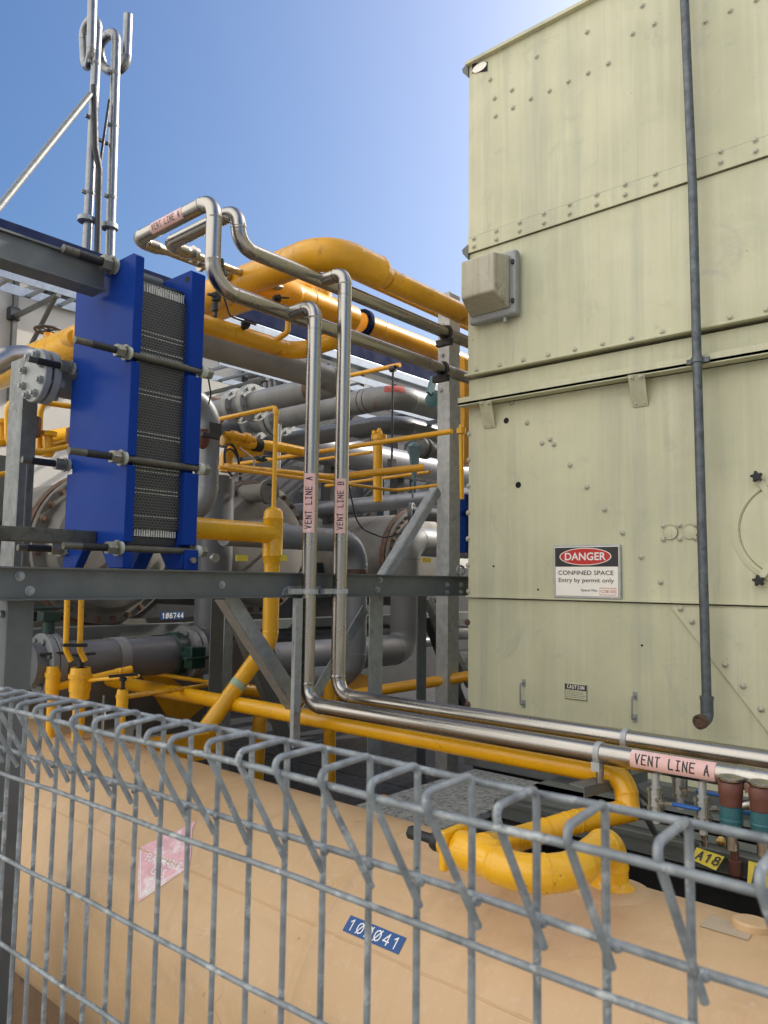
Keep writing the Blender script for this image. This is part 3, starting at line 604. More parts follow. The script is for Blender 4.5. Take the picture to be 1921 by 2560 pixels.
# ------------------------------------------------------------------ tan tank
XT, ZT, RT = 1.6, 1.11, .434
def on_tank(px, py):
    v = at(px, py, X=1.0)-CAM; o = CAM
    a = v.x**2+v.z**2; b = 2*((o.x-XT)*v.x+(o.z-ZT)*v.z); c = (o.x-XT)**2+(o.z-ZT)**2-RT**2
    d = b*b-4*a*c; t = (-b-math.sqrt(max(d, 0)))/(2*a); p = o+v*t
    return p.y, math.atan2(p.z-ZT, -(p.x-XT))*RT          # along the tank, and round it from the near side upwards
def tankfn(y, s, l=0.0):
    th = s/RT; return V((XT-math.cos(th)*(RT+.0008+l), y, ZT+math.sin(th)*(RT+.0008+l)))
tk = thing('storage_tank', 'long tan horizontal tank lying behind the wire fence', 'tank', (XT, 1.8, 0))
bm = B(); prof = [(-.62, .02), (-.60, .16), (-.55, .28), (-.48, .36), (-.40, .405), (-.32, .428), (-.25, RT), (1.27, RT), (1.299, RT), (1.302, RT+.002), (1.316, RT+.002), (1.319, RT), (1.35, RT), (2.97, RT), (2.999, RT), (3.002, RT+.002), (3.016, RT+.002), (3.019, RT), (3.05, RT), (3.69, RT), (3.7, RT), (3.78, .428), (3.86, .405), (3.94, .36), (4.01, .28), (4.06, .16), (4.08, .02)]
lathe(bm, (XT, 0, ZT), Y_, prof, 96); part('shell', bm, M['tan'], tk, 50)
for y in (.25, 3.2):
    bm = B(); pts = [(XT-.36, y, 0), (XT+.36, y, 0), (XT+.36, y, ZT-.25)]+[(XT+math.cos(a)*(RT+.003), y, ZT+math.sin(a)*(RT+.003)) for a in [R(-35-110*k/12) for k in range(13)]]+[(XT-.36, y, ZT-.25)]
    slab(bm, pts, (0, .1, 0)); part('saddle', bm, M['dark'], tk, 0)
bm = B(); box(bm, (1.34, .37, 0), (1.36, 3.18, .80)); part('underside_shade_plate', bm, mat('brown_shade_tone', (.15, .085, .04), .7, 0, .2, 6, (.08, .05, .03), 9, .55), tk, 0)  # added plate; its brown imitates the dim reflected light below the tank
sm_ = (on_tank(812, 2355)[1]+on_tank(1300, 2505)[1])/2
bm = B(); sweep(bm, [(tankfn(-.2+3.85*k/60, sm_+.0012*math.sin(k*1.9), -.0012), .0026+.0004*math.sin(k*2.7)) for k in range(61)], 8); part('seam_weld', bm, M['tan'], tk)
# collar and fitting base
def tank_top(px, py):
    y, s = on_tank(px, py); return tankfn(y, s)
cb = tank_top(1530, 2222); bm = B(); nrm = V((cb.x-XT, 0, cb.z-ZT)).normalized()
lathe(bm, cb-nrm*.03, nrm, [(0, .088), (.026, .088), (.034, .078), (.036, .06)], 36); part('nozzle_collar', bm, M['tan'], tk)
for (px, py), r in (((1880, 2320), .035),):
    c = tank_top(px, py); n_ = V((c.x-XT, 0, c.z-ZT)).normalized(); bm = B(); lathe(bm, c-n_*.02, n_, [(0, r), (.03, r), (.034, r*.9), (.036, .002)], 24); part('small_boss', bm, M['tan'], tk)
bm = B(); ys = [on_tank(1765, 2300), on_tank(1835, 2298)]
patch(bm, lambda u, v, l: tankfn(u, v, .0006), ys[1][0]-.05, ys[0][0], ys[0][1]-.035, ys[0][1]+.03, 4, 6); part('repair_patch', bm, mat('greyish_tan_patch', (.47, .37, .25), .45, 0, .08, 20), tk)
# blue number plate
q = [on_tank(*p) for p in ((876, 2289), (1017, 2344), (998, 2386), (858, 2329))]
ym = (q[0][0]+q[3][0])/2; w = ym-(q[1][0]+q[2][0])/2; s0 = (q[2][1]+q[3][1])/2; h = (q[0][1]+q[1][1])/2-s0
t = thing('number_plate', 'small blue number plate 100041 stuck on the tan tank', 'label', tankfn(ym-w/2, s0))
bm = B(); patch(bm, lambda u, v, l: tankfn(ym-u, s0+v, .0006), 0, w, 0, h, 6, 6); part('plate', bm, M['signblue'], t)
bm = B(); strokes(bm, '100041', w*.94, h*.62, .0030, lambda u, v, l: tankfn(ym-w*.03-u, s0+h*.19+v, .0012+l), 0, .60); part('digits', bm, M['whitel'], t, 0)
# torn pink diamond sticker
k = .4158; pts = [(840, 1158), (888, 1130), (945, 1108), (985, 1075), (1060, 1058), (1120, 1020), (1182, 992), (1160, 1040), (1095, 1070), (1050, 1072), (1020, 1105), (992, 1130), (1002, 1165), (1035, 1182), (1060, 1172), (1082, 1195), (1150, 1212), (1138, 1275), (960, 1395), (836, 1482)]
st = [on_tank(x*k, 1640+y*k) for x, y in pts]; cy_, cs_ = st[0][0], st[0][1]
t = thing('warning_sticker', 'torn faded pink diamond sticker on the tan tank behind the wires', 'label', tankfn(st[0][0], st[-1][1]))
def flat_poly(bm, poly, fn):
    f = bm.faces.new([bm.verts.new((a, b, 0)) for a, b in poly]); bmesh.ops.triangulate(bm, faces=[f])
    for _ in range(3): bmesh.ops.subdivide_edges(bm, edges=[e for e in bm.edges if e.calc_length() > .015], cuts=1)
    bmesh.ops.triangulate(bm, faces=bm.faces)
    for v in bm.verts: v.co = fn(v.co.x, v.co.y)
bm = B(); flat_poly(bm, st, lambda a, b: tankfn(a, b, .0006)); part('backing', bm, M['pinkd'], t, 60)
bm = B(); ins = [on_tank(x*k, 1640+y*k) for x, y in ((852, 1168), (852, 1452), (1128, 1268), )]
def ribbon(bm, p, q, sw, fn, lift):
    p, q = V(p), V(q); t_ = (q-p).normalized(); s_ = V((-t_.y, t_.x))*sw/2; m = 14
    for j in range(m):
        A_, B_ = p.lerp(q, j/m), p.lerp(q, (j+1)/m); ngon(bm, [fn(*(A_-s_), lift), fn(*(B_-s_), lift), fn(*(B_+s_), lift), fn(*(A_+s_), lift)])
ribbon(bm, ins[0], ins[1], .003, tankfn, .0012); ribbon(bm, ins[1], ins[2], .003, tankfn, .00125); part('border', bm, M['whitel'], t, 0); bm = B()
def tilt(o, e):
    o, e = V(on_tank(*o)), V(on_tank(*e)); u = (e-o).normalized(); v = V((u.y, -u.x)); return o, u, (v if v.y > 0 else -v), (e-o).length
o, u, v, ln = tilt((875*k, 1640+1228*k), (1072*k, 1640+1290*k)); v = V((0, 1))
fn2 = lambda a, b, l: tankfn(*(o+u*a+v*b), .0012)
fonttext(bm, 'FLAMMABLE', ln, .022, fn2, .002); part('lettering', bm, M['whitel'], t, 0); bm = B()
o2, u2, _, ln2 = tilt((905*k, 1640+1310*k), (1010*k, 1640+1345*k)); fonttext(bm, 'GAS', ln2*.75, .022, lambda a, b, l: tankfn(*(o2+u2*a+v*b), .0012), .002); part('lettering', bm, M['whitel'], t, 0); bm = B()
o3, u3, _, ln3 = tilt((866*k, 1640+1420*k), (890*k, 1640+1428*k)); fonttext(bm, '2', ln3, .04, lambda a, b, l: tankfn(*(o3+u3*a+v*b), .0012), .004)
part('lettering', bm, M['whitel'], t, 0)

# ------------------------------------------------------------------ yellow fitting on the tank and the long yellow line
yl = thing('yellow_tank_fitting', 'glossy yellow forked pipe fitting rising from the tan tank', 'pipe fitting', cb)
zf_ = ZT+RT+.105; e1 = at(1440, 2180, Z=zf_-.004); bd = at(1192, 2135, Z=zf_+.004); up = V((cb.x, cb.y, zf_-.012))
rf = rad(94, at(1400, 2195, Z=zf_))
bm = B(); lathe(bm, cb, (nrm+Z_*.6), [(-.01, rf*1.36), (.006, rf*1.36), (.012, rf*1.12), (.02, rf)], 28); pipe(bm, [cb+V((0, 0, -.01)), up+V((0, 0, .008)), at(1425, 2182, Z=zf_), at(1295, 2186, Z=zf_), bd], rf, [.066, .10, .10], 28, .005); part('elbow', bm, M['yellow'], yl)
d = (bd-at(1290, 2200, Z=zf_)).normalized(); d = (d+(bd-e1).normalized()*1.2).normalized(); nb = bd+d*.075
bm = B(); lathe(bm, bd-d*.05, d, [(0, rf), (.006, rf*1.06), (.045, rf*1.10), (.085, rf*1.06), (.10, rf*.97)], 28); obox(bm, bd+d*.056, d*.008, d.cross(Z_)*rf*1.22, Z_*rf*1.12); part('valve_body', bm, M['yellow'], yl, 38, .004)
bm = B(); lathe(bm, bd+d*.064, d, [(0, rf*.66), (.02, rf*.66), (.026, rf*.5)], 24); part('gland', bm, M['yellow'], yl)
bm = B(); lathe(bm, bd+d*.088, d, [(0, rf*.58), (.012, rf*.60), (.02, rf*.52), (.024, rf*.30), (.07, rf*.28)], 20); hexnut(bm, bd+d*.150, d, rf*.40, .022); part('stem', bm, M['black'], yl)
XL_, ZL = 2.1, 1.665; yb_ = at(1532, 1960, X=XL_).y
r_l = rad(54, (XL_, 1.135, ZL))
arm = at(1575, 1990, Z=1.52)
bm = B(); q0 = V((XL_, yb_, ZL)); tgt = bd+(e1-bd)*.06+Z_*.012
pipe(bm, [tgt, at(1300, 2096, X=1.76), at(1430, 2056, X=1.90), V((XL_-.01, yb_-.06, ZL-.085))], rf*.86, .20, 26, .004); part('branch', bm, M['yellow'], yl)
ylg = thing('yellow_pipe', 'long straight yellow pipe running past the hanger towards the deck valves', 'pipe', (XL_, 2.4, ZL-r_l))
yfar = at(300, 1708, X=XL_).y
bm = B(); rt = route([(XL_-.03, yb_-.06, ZL-.10), (XL_, yb_-.035, ZL), (XL_, yfar, ZL)], .06, 8, r_l, .004); rt += [(V((XL_, yfar+.05, ZL)), r_l), (V((XL_, yfar+.2, ZL)), r_l*.62), (V((XL_, yfar+.3, ZL)), r_l*.6)]
sweep(bm, rt, 28); part('run', bm, M['yellow'], ylg)
for yy in (1.55, 2.75):
    bm = B(); lathe(bm, (XL_, yy, ZL), Y_, [(0, r_l), (.002, r_l*1.025), (.008, r_l*1.025), (.01, r_l)], 28); part('weld', bm, M['yellow'], ylg)

# ------------------------------------------------------------------ wire fence
fe = thing('wire_fence', 'galvanised welded wire fence with a rolled top in the foreground', 'fence', (.42, .5, 0))
RW = .0025; XF = .42; ztop = 2.0755
def wy(k): return .152+.0462*k-.00016*k*k
def sag(y): return .003*max(0, (.35-y)/.35)-.013*max(0, (y-.35)/.65)**1.2
def wire(k):
    y = wy(k)+(.0010*math.sin(k*2.3)); j = random.uniform(-.003, .003); dz = sag(y); bw = .0012*math.sin(k*5.1)
    pts = [(XF, y+bw, .25), (XF, y-bw, 1.2), (XF, y, ztop+dz), (XF-.052+j, y-.001, ztop-.002+dz-.006*max(0, y-.4)+random.uniform(-.0015, .001)), (XF-.0095, y-.009+random.uniform(-.003, .002), 1.9905+dz+random.uniform(-.003, .002))]
    bm = B(); pipe(bm, pts, RW, [.3, .0065, .0062], 10, 0, 6); return bm
for k in range(-19, 44): part('vertical_wire', wire(k), M['mesh'], fe, 60)
ya, yb2 = -.76, 1.86
def hw(x, z, dz=.0):
    bm = B(); n = 52; sweep(bm, [(V((x+.0006*math.sin(i*1.7+z*40), ya+(yb2-ya)*i/n, z+.0008*math.sin(i*.9+z*60)+sag(ya+(yb2-ya)*i/n))), RW) for i in range(n+1)], 10); part('horizontal_wire', bm, M['mesh'], fe, 60)
hw(XF+.0055, ztop-.0045); hw(XF-.046, ztop-.0125); hw(XF-.0055, 2.0035)
z = 1.974
while z > .3: hw(XF-.0055, z); z -= .0955
# weld blobs where the folded wires meet the lower wire
for k in range(-7, 20):
    y = wy(k); bm = B(); bmesh.ops.create_icosphere(bm, subdivisions=2, radius=.0030, matrix=Matrix.Translation((XF-.0078, y-.0085, 2.0025+sag(y))) @ Matrix.Diagonal((1, 1.3, 1.2, 1)).to_4x4()); part('weld_blob', bm, M['mesh'], fe, 60)

# ------------------------------------------------------------------ steel frame
fr = thing('steel_frame', 'bolted grey steel support frame with a channel beam at eye level', 'support frame', (2, 2.3, 0))
zb0, zb1 = 2.131, 2.226; x0, x1 = -.4, 2.985
bm = B(); box(bm, (x0, 2.212, zb0+.004), (x1+.25, 2.22, zb1-.004)); box(bm, (x0, 2.192, zb1-.0045), (x1+.25, 2.29, zb1)); box(bm, (x0, 2.192, zb0), (x1+.25, 2.29, zb0+.0045)); bmm = part('channel_beam', bm, M['galvd'], fr, 0)
for px, py in ((50, 1440), (75, 1477), (555, 1462), (950, 1450), (943, 1474), (1118, 1462), (1118, 1481), (1152, 1462), (1152, 1481)):
    q = at(px, py, Y=2.212); bm = B(); lathe(bm, q, (0, -1, 0), [(0, .014), (.002, .014)], 16); hexnut(bm, q+V((0, -.002, 0)), (0, -1, 0), .0105, .007); cyl(bm, q+V((0, -.009, 0)), q+V((0, -.013, 0)), .006, 10); part('bolt', bm, M['galv'], fr)
xl, xr = at(18, 1560, Y=2.24).x, at(84, 1560, Y=2.24).x
bm = B(); box(bm, (xl, 2.24, 0), (xr, 2.246, zb0-.002)); box(bm, (xl, 2.2465, 0), (xl+.007, 2.36, zb0-.002)); box(bm, (xr-.007, 2.2465, 0), (xr, 2.36, zb0-.002)); part('column', bm, M['galvd'], fr, 0, .001)
for py in (1535, 2040):
    q = at(7, py, X=xl); bm = B(); hexnut(bm, q+V((-.001, 0, 0)), (-1, 0, 0), .012, .009); part('bolt', bm, M['galv'], fr)
# upper left post
a, b = at(63, 900, Y=2.86), at(101, 900, Y=2.86); zt2 = at(60, 890, Y=2.86).z
bm = B(); box(bm, (a.x, 2.86, zb0), (b.x, 2.868, zt2)); box(bm, (a.x, 2.8685, zb0), (a.x+.008, 2.98, zt2)); box(bm, ((a.x+b.x)/2-.004, 2.85, zb0), ((a.x+b.x)/2+.004, 2.8595, at(60, 1160, Y=2.86).z)); part('upper_post', bm, M['galvm'], fr, 0, .001)
# tall right post
c = at(1122, 1200, Y=2.42); ztp = at(1127, 729, Y=2.42).z; zst = at(1125, 985, Y=2.38).z
yl2 = at(1093, 1200, X=c.x).y; xr2 = at(1149, 1200, Y=2.42).x
bm = B(); box(bm, (c.x, 2.42, 0), (c.x+.007, yl2, ztp)); box(bm, (c.x+.0075, 2.42, 0), (xr2, 2.427, ztp-.004)); box(bm, (c.x+.02, 2.428, ztp-.01), (xr2, yl2, ztp-.005)); part('tall_post', bm, M['galvl'], fr, 0, .001)
bm = B(); c2 = at(1124, 1200, Y=2.36); box(bm, (c2.x, 2.36, zb1), (c2.x+.006, 2.416, zst)); box(bm, (c2.x+.0065, 2.36, zb1), (at(1151, 1200, Y=2.36).x, 2.366, zst)); part('angle_post', bm, M['galvl'], fr, 0, .001)
for px, py in ((1108, 813), (1107, 888), (1103, 975)):
    q = at(px, py, X=c.x-.001); bm = B(); hexnut(bm, q, (-1, 0, 0), .011, .008); part('bolt', bm, M['galv'], fr)
def brace(p, q, y, w, m='galvd', flip=1, nm='brace', tp=0):
    a, b = at(*p, Y=y), at(*q, Y=y); bm = B(); dr = (b-a).normalized(); s = V((-dr.z, 0, dr.x))*flip
    angle_bar(bm, a, b, w, .006, s, (0, 1, 0)); part(nm, bm, M[m], fr, 0, .001)
brace((1094, 1218), (958, 1442), 2.46, .045, 'galvl', 1)
def post(px0, px1, pyt, y, name, bottom=0, m='galvd', dep_=.07, pyb=None, top=None):
    a, b = at(px0, pyt, Y=y), at(px1, pyt, Y=y); zb_ = bottom if pyb is None else at((px0+px1)/2, pyb, Y=y).z; zt_2 = zb0-.002 if top is None else top
    bm = B(); box(bm, (a.x, y, zb_), (b.x, y+.007, zt_2)); box(bm, (b.x-.007, y+.0075, zb_), (b.x, y+dep_, zt_2)); return part(name, bm, M[m], fr, 0, .001)
post(528, 559, 1560, 2.95, 'rear_post', 0, 'galvd', .09)
post(562, 584, 1560, 3.05, 'rear_post', 0, 'galv', .02)
post(925, 958, 1560, 2.34, 'rear_post', 0, 'galv', .03)
post(1045, 1067, 1560, 2.40, 'rear_post', 0, 'galvd', .03)
hg = post(740, 757, 1560, 2.14, 'hanger', 0, 'galv', .05, 1868)
q = at(746, 1777, Y=2.139); bm = B(); hexnut(bm, q, (0, -1, 0), .011, .008); part('bolt', bm, M['galv'], fr)
brace((562, 1500), (740, 1776), 2.27, .055, 'galv')
brace((572, 1512), (690, 1790), 2.75, .05, 'galvd')
brace((690, 1790), (745, 1960), 2.75, .05, 'galvd')
brace((921, 1530), (760, 1808), 2.42, .05, 'galv', -1)
brace((1068, 1500), (1180, 1720), 2.75, .04, 'galv')
brace((1072, 1545), (1165, 1790), 2.85, .05, 'dark')
brace((1165, 1640), (1110, 1830), 2.95, .04, 'galv')
bm = B(); box(bm, (1.4, 3.9, 1.86), (5.5, 3.98, 1.93)); part('rear_rail', bm, M['dark'], fr, 0)

# ------------------------------------------------------------------ plate heat exchanger
YN = 2.25
hx = thing('plate_heat_exchanger', 'blue plate heat exchanger with black plate pack and long tie bolts', 'heat exchanger', (1.35, 2.45, zb1))
xa = at(341, 640, Y=YN).x; xb = at(363, 640, Y=YN).x; ztp = at(341, 628, Y=YN).z; zlow = at(330, 1352, Y=YN).z
ylf = at(182, 900, X=xa).y; yce = (YN+ylf)/2
def plate(bm, X0, X1, zt_, zb_, yn, yf, cham, feet, notch):
    n = .028; zl = [(yn, zb_)]
    for z in notch: zl += [(yn, z-n*.55), (yn+.036, z-n*.55), (yn+.036, z+n*.55), (yn, z+n*.55)]
    out_ = zl+[(yn, zt_-cham*.6), (yn+cham, zt_), (yf-cham, zt_), (yf, zt_-cham*.6)]
    far = []
    for z in reversed(notch): far += [(yf, z+n*.55), (yf-.036, z+n*.55), (yf-.036, z-n*.55), (yf, z-n*.55)]
    out_ += far+[(yf, zb_)]
    if feet: m_ = (yf-yn)*.30; out_ = [(yn, zb_)]+out_[1:-1]+[(yf, zb_), (yf-m_*.75, zb_), (yf-m_*1.15, zb_+.06), (yn+m_*1.15, zb_+.06), (yn+m_*.75, zb_)]
    slab(bm, [(X0, y, z) for y, z in out_], (X1-X0, 0, 0))
YB_ = YN-.0
zn = [at(300, 1366, Y=YN-.01).z, at(312, 1147, Y=YN-.01).z, at(322, 885, Y=YN-.01).z]
bm = B(); plate(bm, xa, xb, ztp, zb1+.003, YN, ylf, .02, True, zn); part('pressure_plate', bm, M['blue'], hx, 20, .003)
xc_ = at(481, 700, Y=YN).x; xd = at(515, 700, Y=YN).x; zt4 = at(512, 684, Y=YN).z
zn2 = [at(503, 1375, Y=YN-.01).z, at(512, 1169, Y=YN-.01).z, at(522, 932, Y=YN-.01).z]
bm = B(); plate(bm, xc_, xd, zt4, zb1+.003, YN, ylf, .012, True, zn); part('frame_plate', bm, M['blue'], hx, 20, .003)
q = V((xc_, YN+.03, zt4-.03)); bm = B(); lathe(bm, q+V((-.0006, 0, 0)), (-1, 0, 0), [(0, .012), (.0005, .012)], 18); part('lifting_hole', bm, M['hole'], hx)
bm = B(); box(bm, (xc_+.005, YN-.018, zb1+.001), (xd-.003, YN-.002, zb1+.07)); part('foot_bracket', bm, M['blue'], hx, 0, .002)
q = V(((xc_+xd)/2, YN-.018, zb1+.035)); bm = B(); hexnut(bm, q, (0, -1, 0), .011, .01); part('foot_bolt', bm, M['nutz'], hx)
yp = YN+.028; zpt = at(415, 745, Y=yp).z; zpb = at(395, 1325, Y=yp).z
bm = B(); box(bm, (xb+.001, yp, zpb), (xc_-.001, ylf-.03, zpt)); pk = part('plate_pack', bm, M['pack'], hx, 0)
for za, zb_, nm in ((zpt+.001, zpt+.028, 'top_plate_edges'), (zpb-.024, zpb-.001, 'bottom_plate_edges')):
    bm = B(); n = 20
    for k in range(n):
        x = xb+.004+(xc_-xb-.008)*k/n; box(bm, (x, yp+.003+random.uniform(0, .002), za), (x+.0042, ylf-.035, zb_+random.uniform(-.002, .002)))
    part(nm, bm, M['edge'], pk, 0)
bm = B(); box(bm, (xb+.001, yp+.02, zpt+.03), (xc_-.001, ylf-.05, zpt+.05)); part('guide_rail', bm, M['dark'], hx, 0); bm = B(); box(bm, (xb+.001, yp+.012, zpb-.05), (xc_-.001, ylf-.05, zpb-.026)); part('guide_rail', bm, M['dark'], hx, 0)
for pys in ((706, 0), (827, 838), (871, 883), (975, 986), (1081, 1091), (1168, 1178), (1223, 1233), (1291, 0)):
    for py in pys:
        if not py: continue
        z = at(355, py, Y=yp).z; bm = B(); x = xb+.004
        while x < xc_-.006:
            box(bm, (x, yp-.0022, z+random.uniform(-.0006, .0006)), (x+.0062, yp-.0002, z+.0030)); x += .0105
        part('gasket_row', bm, M['plastic'], pk, 0)
cbar = at(405, 690, Y=yce)
bm = B(); cyl(bm, (xb+.001, yce, at(412, 716, Y=yce).z), (xc_-.001, yce, at(412, 716, Y=yce).z), .022, 24); part('carrying_bar', bm, M['galvd'], hx)
# carrying beam running off to the left
yw = yce-.045; ze1, ze0 = at(255, 655, Y=yw).z, at(262, 727, Y=yw).z; xe = at(266, 700, Y=yw).x
bm = B(); box(bm, (-1.6, yw+.035, ze0+.008), (xe, yw+.045, ze1-.008)); box(bm, (-1.6, yw, ze1-.0075), (xe, yw+.09, ze1)); box(bm, (-1.6, yw, ze0), (xe, yw+.09, ze0+.0075)); box(bm, (-1.6, yw+.012, ze0+.0082), (xe, yw+.0345, ze1-.0082)); part('carrying_beam', bm, M['galvd'], hx, 0, .001)
zl1, zl0 = at(0, 1313, Y=yce-.03).z, at(0, 1354, Y=yce-.03).z; xe2 = at(240, 1335, Y=yce-.03).x
bm = B(); box(bm, (-1.6, yce-.03, zl0+.004), (xa-.001, yce+.03, zl1-.0)); part('lower_guide_bar', bm, M['rodz'], hx, 0, .003)
def tie(tip, nut, y, far=None, rr=.0115):
    a = at(*tip, Y=y); n = at(*nut, Y=y); z = (a.z+n.z)/2; xe_ = xd+.03 if far else xa+.02
    root = B(); cyl(root, (a.x, y, z), (xe_, y, z), rr, 18); pr_ = part('tie_bolt', root, M['rodz'], hx)
    bm = B(); hexnut(bm, (xa-.052, y, z), X_, rr*1.9, .030); lathe(bm, (xa-.02, y, z), X_, [(0, rr*2.3), (.005, rr*2.3)], 24); part('nut', bm, M['nutz'], pr_)
    bm = B(); lathe(bm, (xa-.0145, y, z), X_, [(0, rr*1.9), (.014, rr*1.9)], 24); part('washer', bm, M['plastic'], pr_)
    bm = B(); cyl(bm, (xa-.135, y, z), (xa-.053, y, z), rr*1.06, 18); part('thread', bm, M['black'], pr_)
    if far:
        bm = B(); lathe(bm, (xd+.001, y, z), X_, [(0, rr*1.9), (.018, rr*1.9)], 24); part('washer', bm, M['plastic'], pr_)
        bm = B(); hexnut(bm, (xd+.0195, y, z), X_, rr*1.8, .024); part('nut', bm, M['nutz'], pr_)
yn_ = YN+.012
for tip, nut in (((187, 850), (308, 878)), ((172, 1127), (300, 1143)), ((158, 1368), (290, 1366))): tie(tip, nut, yn_, True)
yf_ = ylf-.012
for tip, nut in (((70, 896), (185, 922)), ((55, 1152), (172, 1160)), ((45, 1364), (160, 1378))): tie(tip, nut, yf_, False)
tie((158, 622), (285, 664), yce-.075, False, .0145)

# ------------------------------------------------------------------ polished vent lines
XA, ZA, YA = 2.03, 1.732, 2.158
RV = .0285
HY, HZ = 2.31, 3.281
def to_cam(p): return (CAM-V(p))
def label_band(parent, name, o, ax, r, u0, u1, half, ref, text, sgn, ink='ink'):
    """pink tape with lettering wrapped on a pipe"""
    fn = cylfn(o, ax, r, ref, sgn); bm = B(); patch(bm, fn, u0, u1, -half, half, 10, 14, .0008); tp = part('label_tape', bm, M['pink'], parent, 60)
    L_ = u1-u0; bm = B(); h = half*.92; strokes(bm, text, L_*.90, h, h*.15, lambda u, v, l: fn(u0+L_*.05+u, v-h/2-half*.02, .0014+l), 0, .58); part('lettering', bm, M[ink], tp, 0)
va = thing('vent_pipe', 'polished vent line A, the nearer of the two, with three pink labels', 'vent pipe', (XA, YA, ZA))
ye = at(1880, 1955, X=XA).y
bm = B(); pipe(bm, [(XA, YA, HZ-.10), (XA, YA, ZA), (XA, ye+.02, ZA)], RV, .075, 28, .004); run = part('riser', bm, M['steel'], va)
bm = B(); pipe(bm, [(XA, YA, HZ-.099), (XA, YA, HZ), (XA, HY-.0, HZ)], RV, .058, 28, .004); part('elbow', bm, M['steel'], va)
xlA = at(534, 600, Y=HY).x; ztA = at(521, 516, X=xlA+.0).z; ytA = at(341, 601, X=xlA).y
ztA = at(430, 553, X=xlA).z
bm = B(); pipe(bm, [(3.155, HY, HZ), (xlA, HY, HZ), (xlA, HY, ztA), (xlA, ytA, ztA), (xlA+.10, ytA, ztA)], RV+.001, [.10, .075, .05], 28, .004); part('header', bm, M['steel'], va)
xs = xlA+.10; xe = at(505, 698, Y=ytA).x
bm = B(); sweep(bm, [(V((xs-.002, ytA, ztA)), RV), (V((xs+.05, ytA, ztA)), RV*.62), (V((xe+.5, ytA, ztA)), RV*.62)], 20)
for q in ((497, 690), (560, 715)):
    x = at(*q, Y=ytA).x; lathe(bm, (x, ytA, ztA), X_, [(0, RV*.62), (.002, RV*1.15), (.018, RV*1.15), (.02, RV*.62)], 20)
part('branch', bm, M['steel'], va)
label_band(va, 'a', (XA, YA, 0), Z_, RV, at(770, 1332, Y=YA).z, at(783, 1186, Y=YA).z, .026, V((-1, -.55, 0)), 'VENT LINE A', -1)
p0, p1 = at(1586, 1905, X=XA).y, at(1797, 1950, X=XA).y
label_band(va, 'b', (XA, 0, ZA), (0, -1, 0), RV, -p0, -p1, .0255, V((-1, 0, .30)), 'VENT LINE A', -1)
p0, p1 = at(379, 588, X=xlA-.02).y, at(458, 540, X=xlA-.02).y
label_band(va, 'c', (xlA, 0, ztA), (0, -1, 0), RV+.001, -p0, -p1, .024, V((-1, 0, -.25)), 'VENT LINE A', -1, 'inkred')
# cloudy end elbow, the pipe turning down past the deck
bm = B(); rt = route([(XA, ye+.03, ZA), (XA, ye-.09, ZA), (XA+.07, ye-.16, ZA-.02), (XA+.07, ye-.17, .3)], [.09, .06], 8, RV*1.03, .003); sweep(bm, rt, 24); part('end_elbow', bm, M['steelw'], va)
bm = B(); q = V((XA, ye+.005, ZA)); obox(bm, q+V((-RV*1.25, -.035, -.012)), V((0, .036, -.004)), (.004, 0, 0), (0, .001, .011)); part('flaked_tape', bm, M['brick'], va, 0)

XB, YB, ZB = 2.19, 2.15, 1.747
HYB, HZB = 2.29, 3.466
vb = thing('vent_pipe', 'polished vent line B, the farther of the two, with a single pink label', 'vent pipe', (XB, YB, ZB))
bm = B(); pipe(bm, [(XB, YB, HZB-.10), (XB, YB, ZB), (XB, .2, ZB)], RV, .075, 28, .004); part('riser', bm, M['steel'], vb)
bm = B(); pipe(bm, [(XB, YB, HZB-.099), (XB, YB, HZB), (XB, HYB, HZB)], RV, .058, 28, .004); part('elbow', bm, M['steel'], vb)
xlB = at(596, 595, Y=HYB).x; ztB = at(490, 577, X=xlB).z; ytB = at(420, 616, X=xlB).y
bm = B(); pipe(bm, [(3.155, HYB, HZB), (xlB, HYB, HZB), (xlB, HYB, ztB), (xlB, ytB, ztB), (xlB+.09, ytB, ztB)], RV+.001, [.10, .075, .05], 28, .004); part('header', bm, M['steel'], vb)
xs = xlB+.09
bm = B(); sweep(bm, [(V((xs-.002, ytB, ztB)), RV), (V((xs+.05, ytB, ztB)), RV*.62), (V((xs+1.0, ytB, ztB)), RV*.62)], 20)
x = at(478, 668, Y=ytB).x; lathe(bm, (x, ytB, ztB), X_, [(0, RV*.62), (.002, RV*1.3), (.022, RV*1.3), (.024, RV*.62)], 20); part('branch', bm, M['steelw'], vb)
label_band(vb, 'a', (XB, YB, 0), Z_, RV, at(851, 1334, Y=YB).z, at(858, 1199, Y=YB).z, .024, V((-1, -.75, 0)), 'VENT LINE B', -1)
for o, x, y, z in ((va, XA, YA, 0), (vb, XB, YB, 0)):
    bm = B(); zc = at(790, 1478, Y=2.19).z; lathe(bm, (x, y, zc-.010), Z_, [(0, RV), (.001, RV*1.09), (.019, RV*1.09), (.02, RV)], 28)
    obox(bm, (x-.055, y+.012, zc), (.028, 0, 0), (0, .012, 0), (0, 0, .010)); obox(bm, (x+.038, y+.012, zc), (.012, 0, 0), (0, .012, 0), (0, 0, .009)); part('clamp', bm, M['galvl'], o)
bm = B(); a, b = at(705, 1487, Y=2.205), at(805, 1487, Y=2.205); zt_c, zb_c = at(720, 1465, Y=2.205).z, at(720, 1489, Y=2.205).z
slab(bm, [(a.x, 2.205, zb_c), (a.x+.012, 2.205, zt_c-.01), (a.x+.035, 2.205, zt_c), (b.x-.01, 2.205, zt_c), (b.x+.02, 2.205, zt_c-.02), (b.x+.02, 2.205, zb_c)], (0, .0068, 0)); part('clamp_plate', bm, M['galv'], va, 0, .001)
